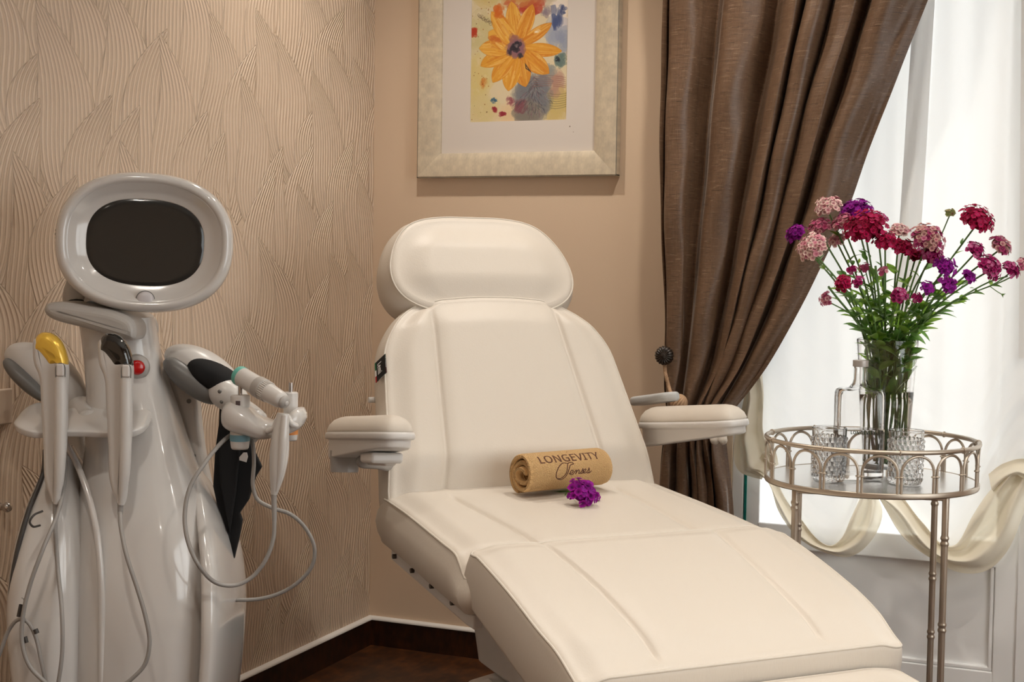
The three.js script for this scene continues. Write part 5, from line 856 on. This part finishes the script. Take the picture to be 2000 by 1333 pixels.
shoot('leafy_shoot', 'leafy shoot right of the middle with upright bright leaves', [0.071,1.2583,0], [[.72, -.4, 1, .5, .05, .011, 0], [.66, .6, .9, .4, .05, .012, 0], [.84, .5, 1, .2, .04, .008, 0], [.80, -.5, .9, .4, .04, .009, 1], [.58, .9, .2, .4, .05, .012, 1], [.5, .4, 1, .6, .05, .012, 0]]);
shoot('leafy_shoot', 'leafy shoot leaning left with drooping leaves', [-0.1039,1.1861,0.02], [[.6, -1, .5, .4, .04, .010, 0], [.7, .3, 1, .4, .045, .010, 1], [.78, -.8, .4, .5, .035, .009, 0], [.52, -.9, -.1, .4, .04, .008, 1], [.9, -.9, .5, .3, .03, .008, 0]]);
shoot('leafy_shoot', 'short leafy shoot hanging over the right of the vase rim', [0.0969,1.0979,0.03], [[.8, 1, .1, .4, .045, .009, 1], [.9, .8, -.4, .4, .045, .008, 1], [.72, .6, .6, .5, .05, .011, 0], [.98, .9, -.6, .3, .04, .007, 1], [.6, -.4, .8, .7, .05, .012, 0]]);
// bare curling twig at the far right
{ const t = onTable('bare_twig', 'thin bare twig with curled leaves reaching to the right', 'foliage', 'leafy shoots in the glass vase');
  const cv = new THREE.CatmullRomCurve3([V(NECK.x - .02, PLATE_Y + .03, NECK.z), V(NECK.x + .045, NECK.y, NECK.z + .02), V(0.1519,1.1408,0), V(0.2431,1.201,0), V(0.2838,1.2154,0)]); part('stem', new THREE.TubeGeometry(cv, 50, .0018, 8), M.stem, t);
  const curlL = (c, r, a0) => { const rows = []; for (let i = 0; i <= 20; i++) { const a = a0 + i / 20 * 4.6, p = V(c[0] + Math.cos(a) * r, c[1] + Math.sin(a) * r * 1.05, c[2]), w = .0032 * Math.sin(PI * (.1 + .85 * i / 20)); rows.push([p.clone().add(V(0, 0, -w)), p.clone(), p.clone().add(V(0, 0, w))]); } return skin(rows, { closed: false }); };
  part('curled_leaf', curlL([0.238,1.1918,0], .0115, 1.2), M.leafDark, t); part('curled_leaf', curlL([0.1609,1.1341,0], .011, 2.2), M.leafDark, t);
  const sp = new THREE.CatmullRomCurve3([V(0.2477,1.192,0), V(0.2632,1.1809,0), V(0.2743,1.1742,0)]); part('side_stem', new THREE.TubeGeometry(sp, 12, .0011, 6), M.stem, t); part('bud', bracts(V(0.2765,1.1731,0), V(.8, -.5, 0), .011, 6), M.sepal, t); }
// the cut flower lying on the seat by the towel
{ const t = thing('cut_flower', 'purple sweet william lying on the chair seat in front of the towel', 'flower', CHAIR_AT, CHAIR_TURN), c = V(0.0344,0.71,0.1804); 
  part('flower_head', flowerHead(c, V(.1, .75, .75), .034, 'purple', 34, .0088), M.petal, t); part('bracts', bracts(c, V(.3, .4, .6), .03, 9), M.sepal, t);
  part('floret', flowerHead(V(0.0885,0.695,0.1479), V(.5, .5, .5), .010, 'purple', 5, .008), M.petal, t);
  part('stem', capped([V(0.0082,0.6885,0.0305), V(0.039,0.689,0.0364), V(0.0511,0.697,0.0852), c], .0020, 20, 8), M.stem, t);
  part('leaf', leafGeo(V(0.0584,0.692,0.0708), V(-.7, .1, .5), .028, .004, .5, .3), M.leafDark, t); part('leaf', leafGeo(V(0.0641,0.694,0.0539), V(-1, .2, .1), .024, .004, .2, .3), M.leaf, t); }

scene.traverse((o) => { if (o.isMesh) { o.castShadow = true; o.receiveShadow = true; } });
renderer.render(scene, camera);
